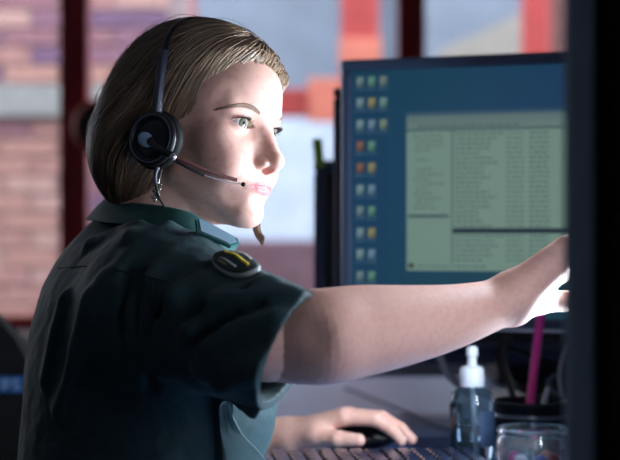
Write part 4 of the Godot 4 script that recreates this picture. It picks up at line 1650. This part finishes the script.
	for k in 4:
		slab("foot", Vector3(p0.x + 0.02 + 0.24 * (k % 2), DESK, p0.z - 0.23 + 0.19 * (k / 2)), Vector3(p0.x + 0.04 + 0.24 * (k % 2), DESK + 0.008, p0.z - 0.21 + 0.19 * (k / 2)), cable, pc)

func build_seats() -> void:
	# her chair, under the picture's lower edge
	var ch := thing("office_chair", "dark office chair the woman sits on, below the picture's edge", "chair")
	var fab := grain(mat(Color(0.07, 0.08, 0.10), 0.9), 81, 8.0, 0.7)
	var plastic := mat(Color(0.05, 0.05, 0.06), 0.4)
	var c := Vector3(-0.20, 0, -0.03)
	var mb := MB.new()
	mb.box(c + Vector3(0.02, 0.43, 0), Vector3(0.46, 0.07, 0.46), Basis(), 0.03)
	obj("seat", mb, fab, ch)
	mb = MB.new()
	mb.box(c + Vector3(-0.23, 0.60, 0), Vector3(0.05, 0.20, 0.36), Basis(Vector3(0, 0, 1), 0.12), 0.022)
	obj("backrest", mb, fab, ch)
	mb = MB.new()
	mb.tube(smooth_path([c + Vector3(-0.05, 0.40, 0), c + Vector3(-0.25, 0.42, 0), c + Vector3(-0.255, 0.58, 0)], 5), PackedFloat32Array([0.018]), 8)
	obj("back_bar", mb, plastic, ch)
	mb = MB.new()
	mb.tube(PackedVector3Array([c + Vector3(0, 0.08, 0), c + Vector3(0, 0.40, 0)]), PackedFloat32Array([0.028]), 12)
	obj("column", mb, plastic, ch)
	for k in 5:
		var a := TAU * k / 5.0
		var d := Vector3(cos(a), 0, sin(a))
		mb = MB.new()
		mb.tube(PackedVector3Array([c + Vector3(0, 0.09, 0), c + d * 0.28 + Vector3(0, 0.065, 0)]), PackedFloat32Array([0.026, 0.016]), 8)
		obj("base_arm", mb, plastic, ch)
		mb = MB.new()
		mb.ball(c + d * 0.28 + Vector3(0, 0.03, 0), Vector3(0.03, 0.03, 0.02), Basis(Vector3.UP, -a), 8, 12)
		obj("castor", mb, plastic, ch)
	# chair behind her on the left, with a blue strip
	var dc := thing("jacketed_chair", "dark high-backed chair at the lower left with a blue strip", "chair")
	var d0 := 2.55
	var corner := at(31, 350, d0)
	mb = MB.new()
	var poly := PackedVector2Array()
	for q in [[-130, 305], [-60, 304], [-20, 309], [-4, 318], [14, 337], [26, 358], [31, 385], [34, 470], [30, 640], [-130, 640]]:
		var p := at(q[0], q[1], d0)
		poly.append(Vector2(p.x, p.y))
	var face := Transform3D(Basis(), Vector3(0, 0, CAM.z - d0 - 0.03))
	mb.prism(poly, 0.06, face)
	obj("backrest", mb, grain(mat(Color(0.045, 0.055, 0.075), 0.9), 82, 7.0, 0.6), dc)
	mb = MB.new()
	var lo := at(-70, 393, d0 - 0.004)
	var hi := at(24, 376, d0 - 0.004)
	mb.box((lo + hi) * 0.5, Vector3(hi.x - lo.x, hi.y - lo.y, 0.006), Basis(), 0.001)
	var strip := obj("blue_strip", mb, grain(mat(Color(0.14, 0.38, 0.66), 0.6), 83, 10.0, 0.8), dc)
	strip.set_meta("label", "blue printed strip")
	for q in [[2, 379, 5, 390], [5, 379, 10, 381], [8, 380, 10, 386], [5, 385, 10, 387], [13, 379, 20, 381], [13, 380, 15, 385], [13, 384, 20, 386], [18, 386, 20, 390], [13, 388, 20, 390]]:
		mb = MB.new()
		var a := at(q[0], q[3], d0 - 0.0075)
		var e := at(q[2], q[1], d0 - 0.0075)
		mb.box((a + e) * 0.5, Vector3(e.x - a.x, e.y - a.y, 0.001), Basis(), 0.0002)
		obj("print_mark", mb, mat(Color(0.55, 0.70, 0.85), 0.6), strip)
	var f0 := Vector3(-0.62, 0, -1.0)
	mb = MB.new()
	mb.box(f0 + Vector3(0, 0.43, 0.1), Vector3(0.46, 0.07, 0.44), Basis(), 0.03)
	obj("seat", mb, fab, dc)
	mb = MB.new()
	mb.tube(PackedVector3Array([f0 + Vector3(0, 0.02, 0.1), f0 + Vector3(0, 0.41, 0.1)]), PackedFloat32Array([0.03]), 12)
	obj("column", mb, plastic, dc)
	mb = MB.new()
	mb.lathe([Vector2(0.0001, 0), Vector2(0.25, 0), Vector2(0.25, 0.02), Vector2(0.05, 0.05), Vector2(0.0001, 0.05)], 30, Transform3D(Basis(), f0 + Vector3(0, 0, 0.1)))
	obj("base", mb, plastic, dc)
	# round dark thing on the red window post
	var rd := thing("round_disc", "small dark round disc with orange-brown rim on the red window post", "disc")
	var rc := at(101, 127, 4.76)
	var rx := Transform3D(Basis(Vector3(1, 0, 0), PI / 2.0), rc)
	mb = MB.new()
	mb.lathe([Vector2(0.0001, -0.03), Vector2(0.070, -0.03), Vector2(0.082, -0.02), Vector2(0.084, 0.0), Vector2(0.078, 0.010), Vector2(0.070, 0.006)], 40, rx)
	obj("rim", mb, mat(Color(0.62, 0.26, 0.16), 0.5), rd)
	mb = MB.new()
	mb.lathe([Vector2(0.072, 0.004), Vector2(0.06, 0.012), Vector2(0.03, 0.018), Vector2(0.0001, 0.020)], 40, rx)
	obj("face", mb, mat(Color(0.06, 0.05, 0.05), 0.6), rd)

func trousers_sdf(p: Vector3) -> float:
	var d := torso_box(p, Vector3(-0.225, 0.53, -0.03), Vector3(0.14, 0.10, 0.18))
	for s in [-1.0, 1.0]:
		var hip: Vector3 = Vector3(-0.19, 0.53, -0.03) + T_side * 0.09 * s
		var knee: Vector3 = Vector3(0.22, 0.53, -0.03) + T_side * 0.11 * s
		d = smin(d, cap(p, hip, knee, 0.085, 0.062), 0.04)
		d = smin(d, cap(p, knee, Vector3(0.20, 0.09, knee.z), 0.060, 0.042), 0.02)
	return d

func _ready() -> void:
	rng.seed = 7
	build_camera_and_sky()
	build_room()
	build_outside()
	build_desk()
	build_monitors()
	build_person()
	build_headset()
	build_earring()
	build_desk_things()
	build_seats()
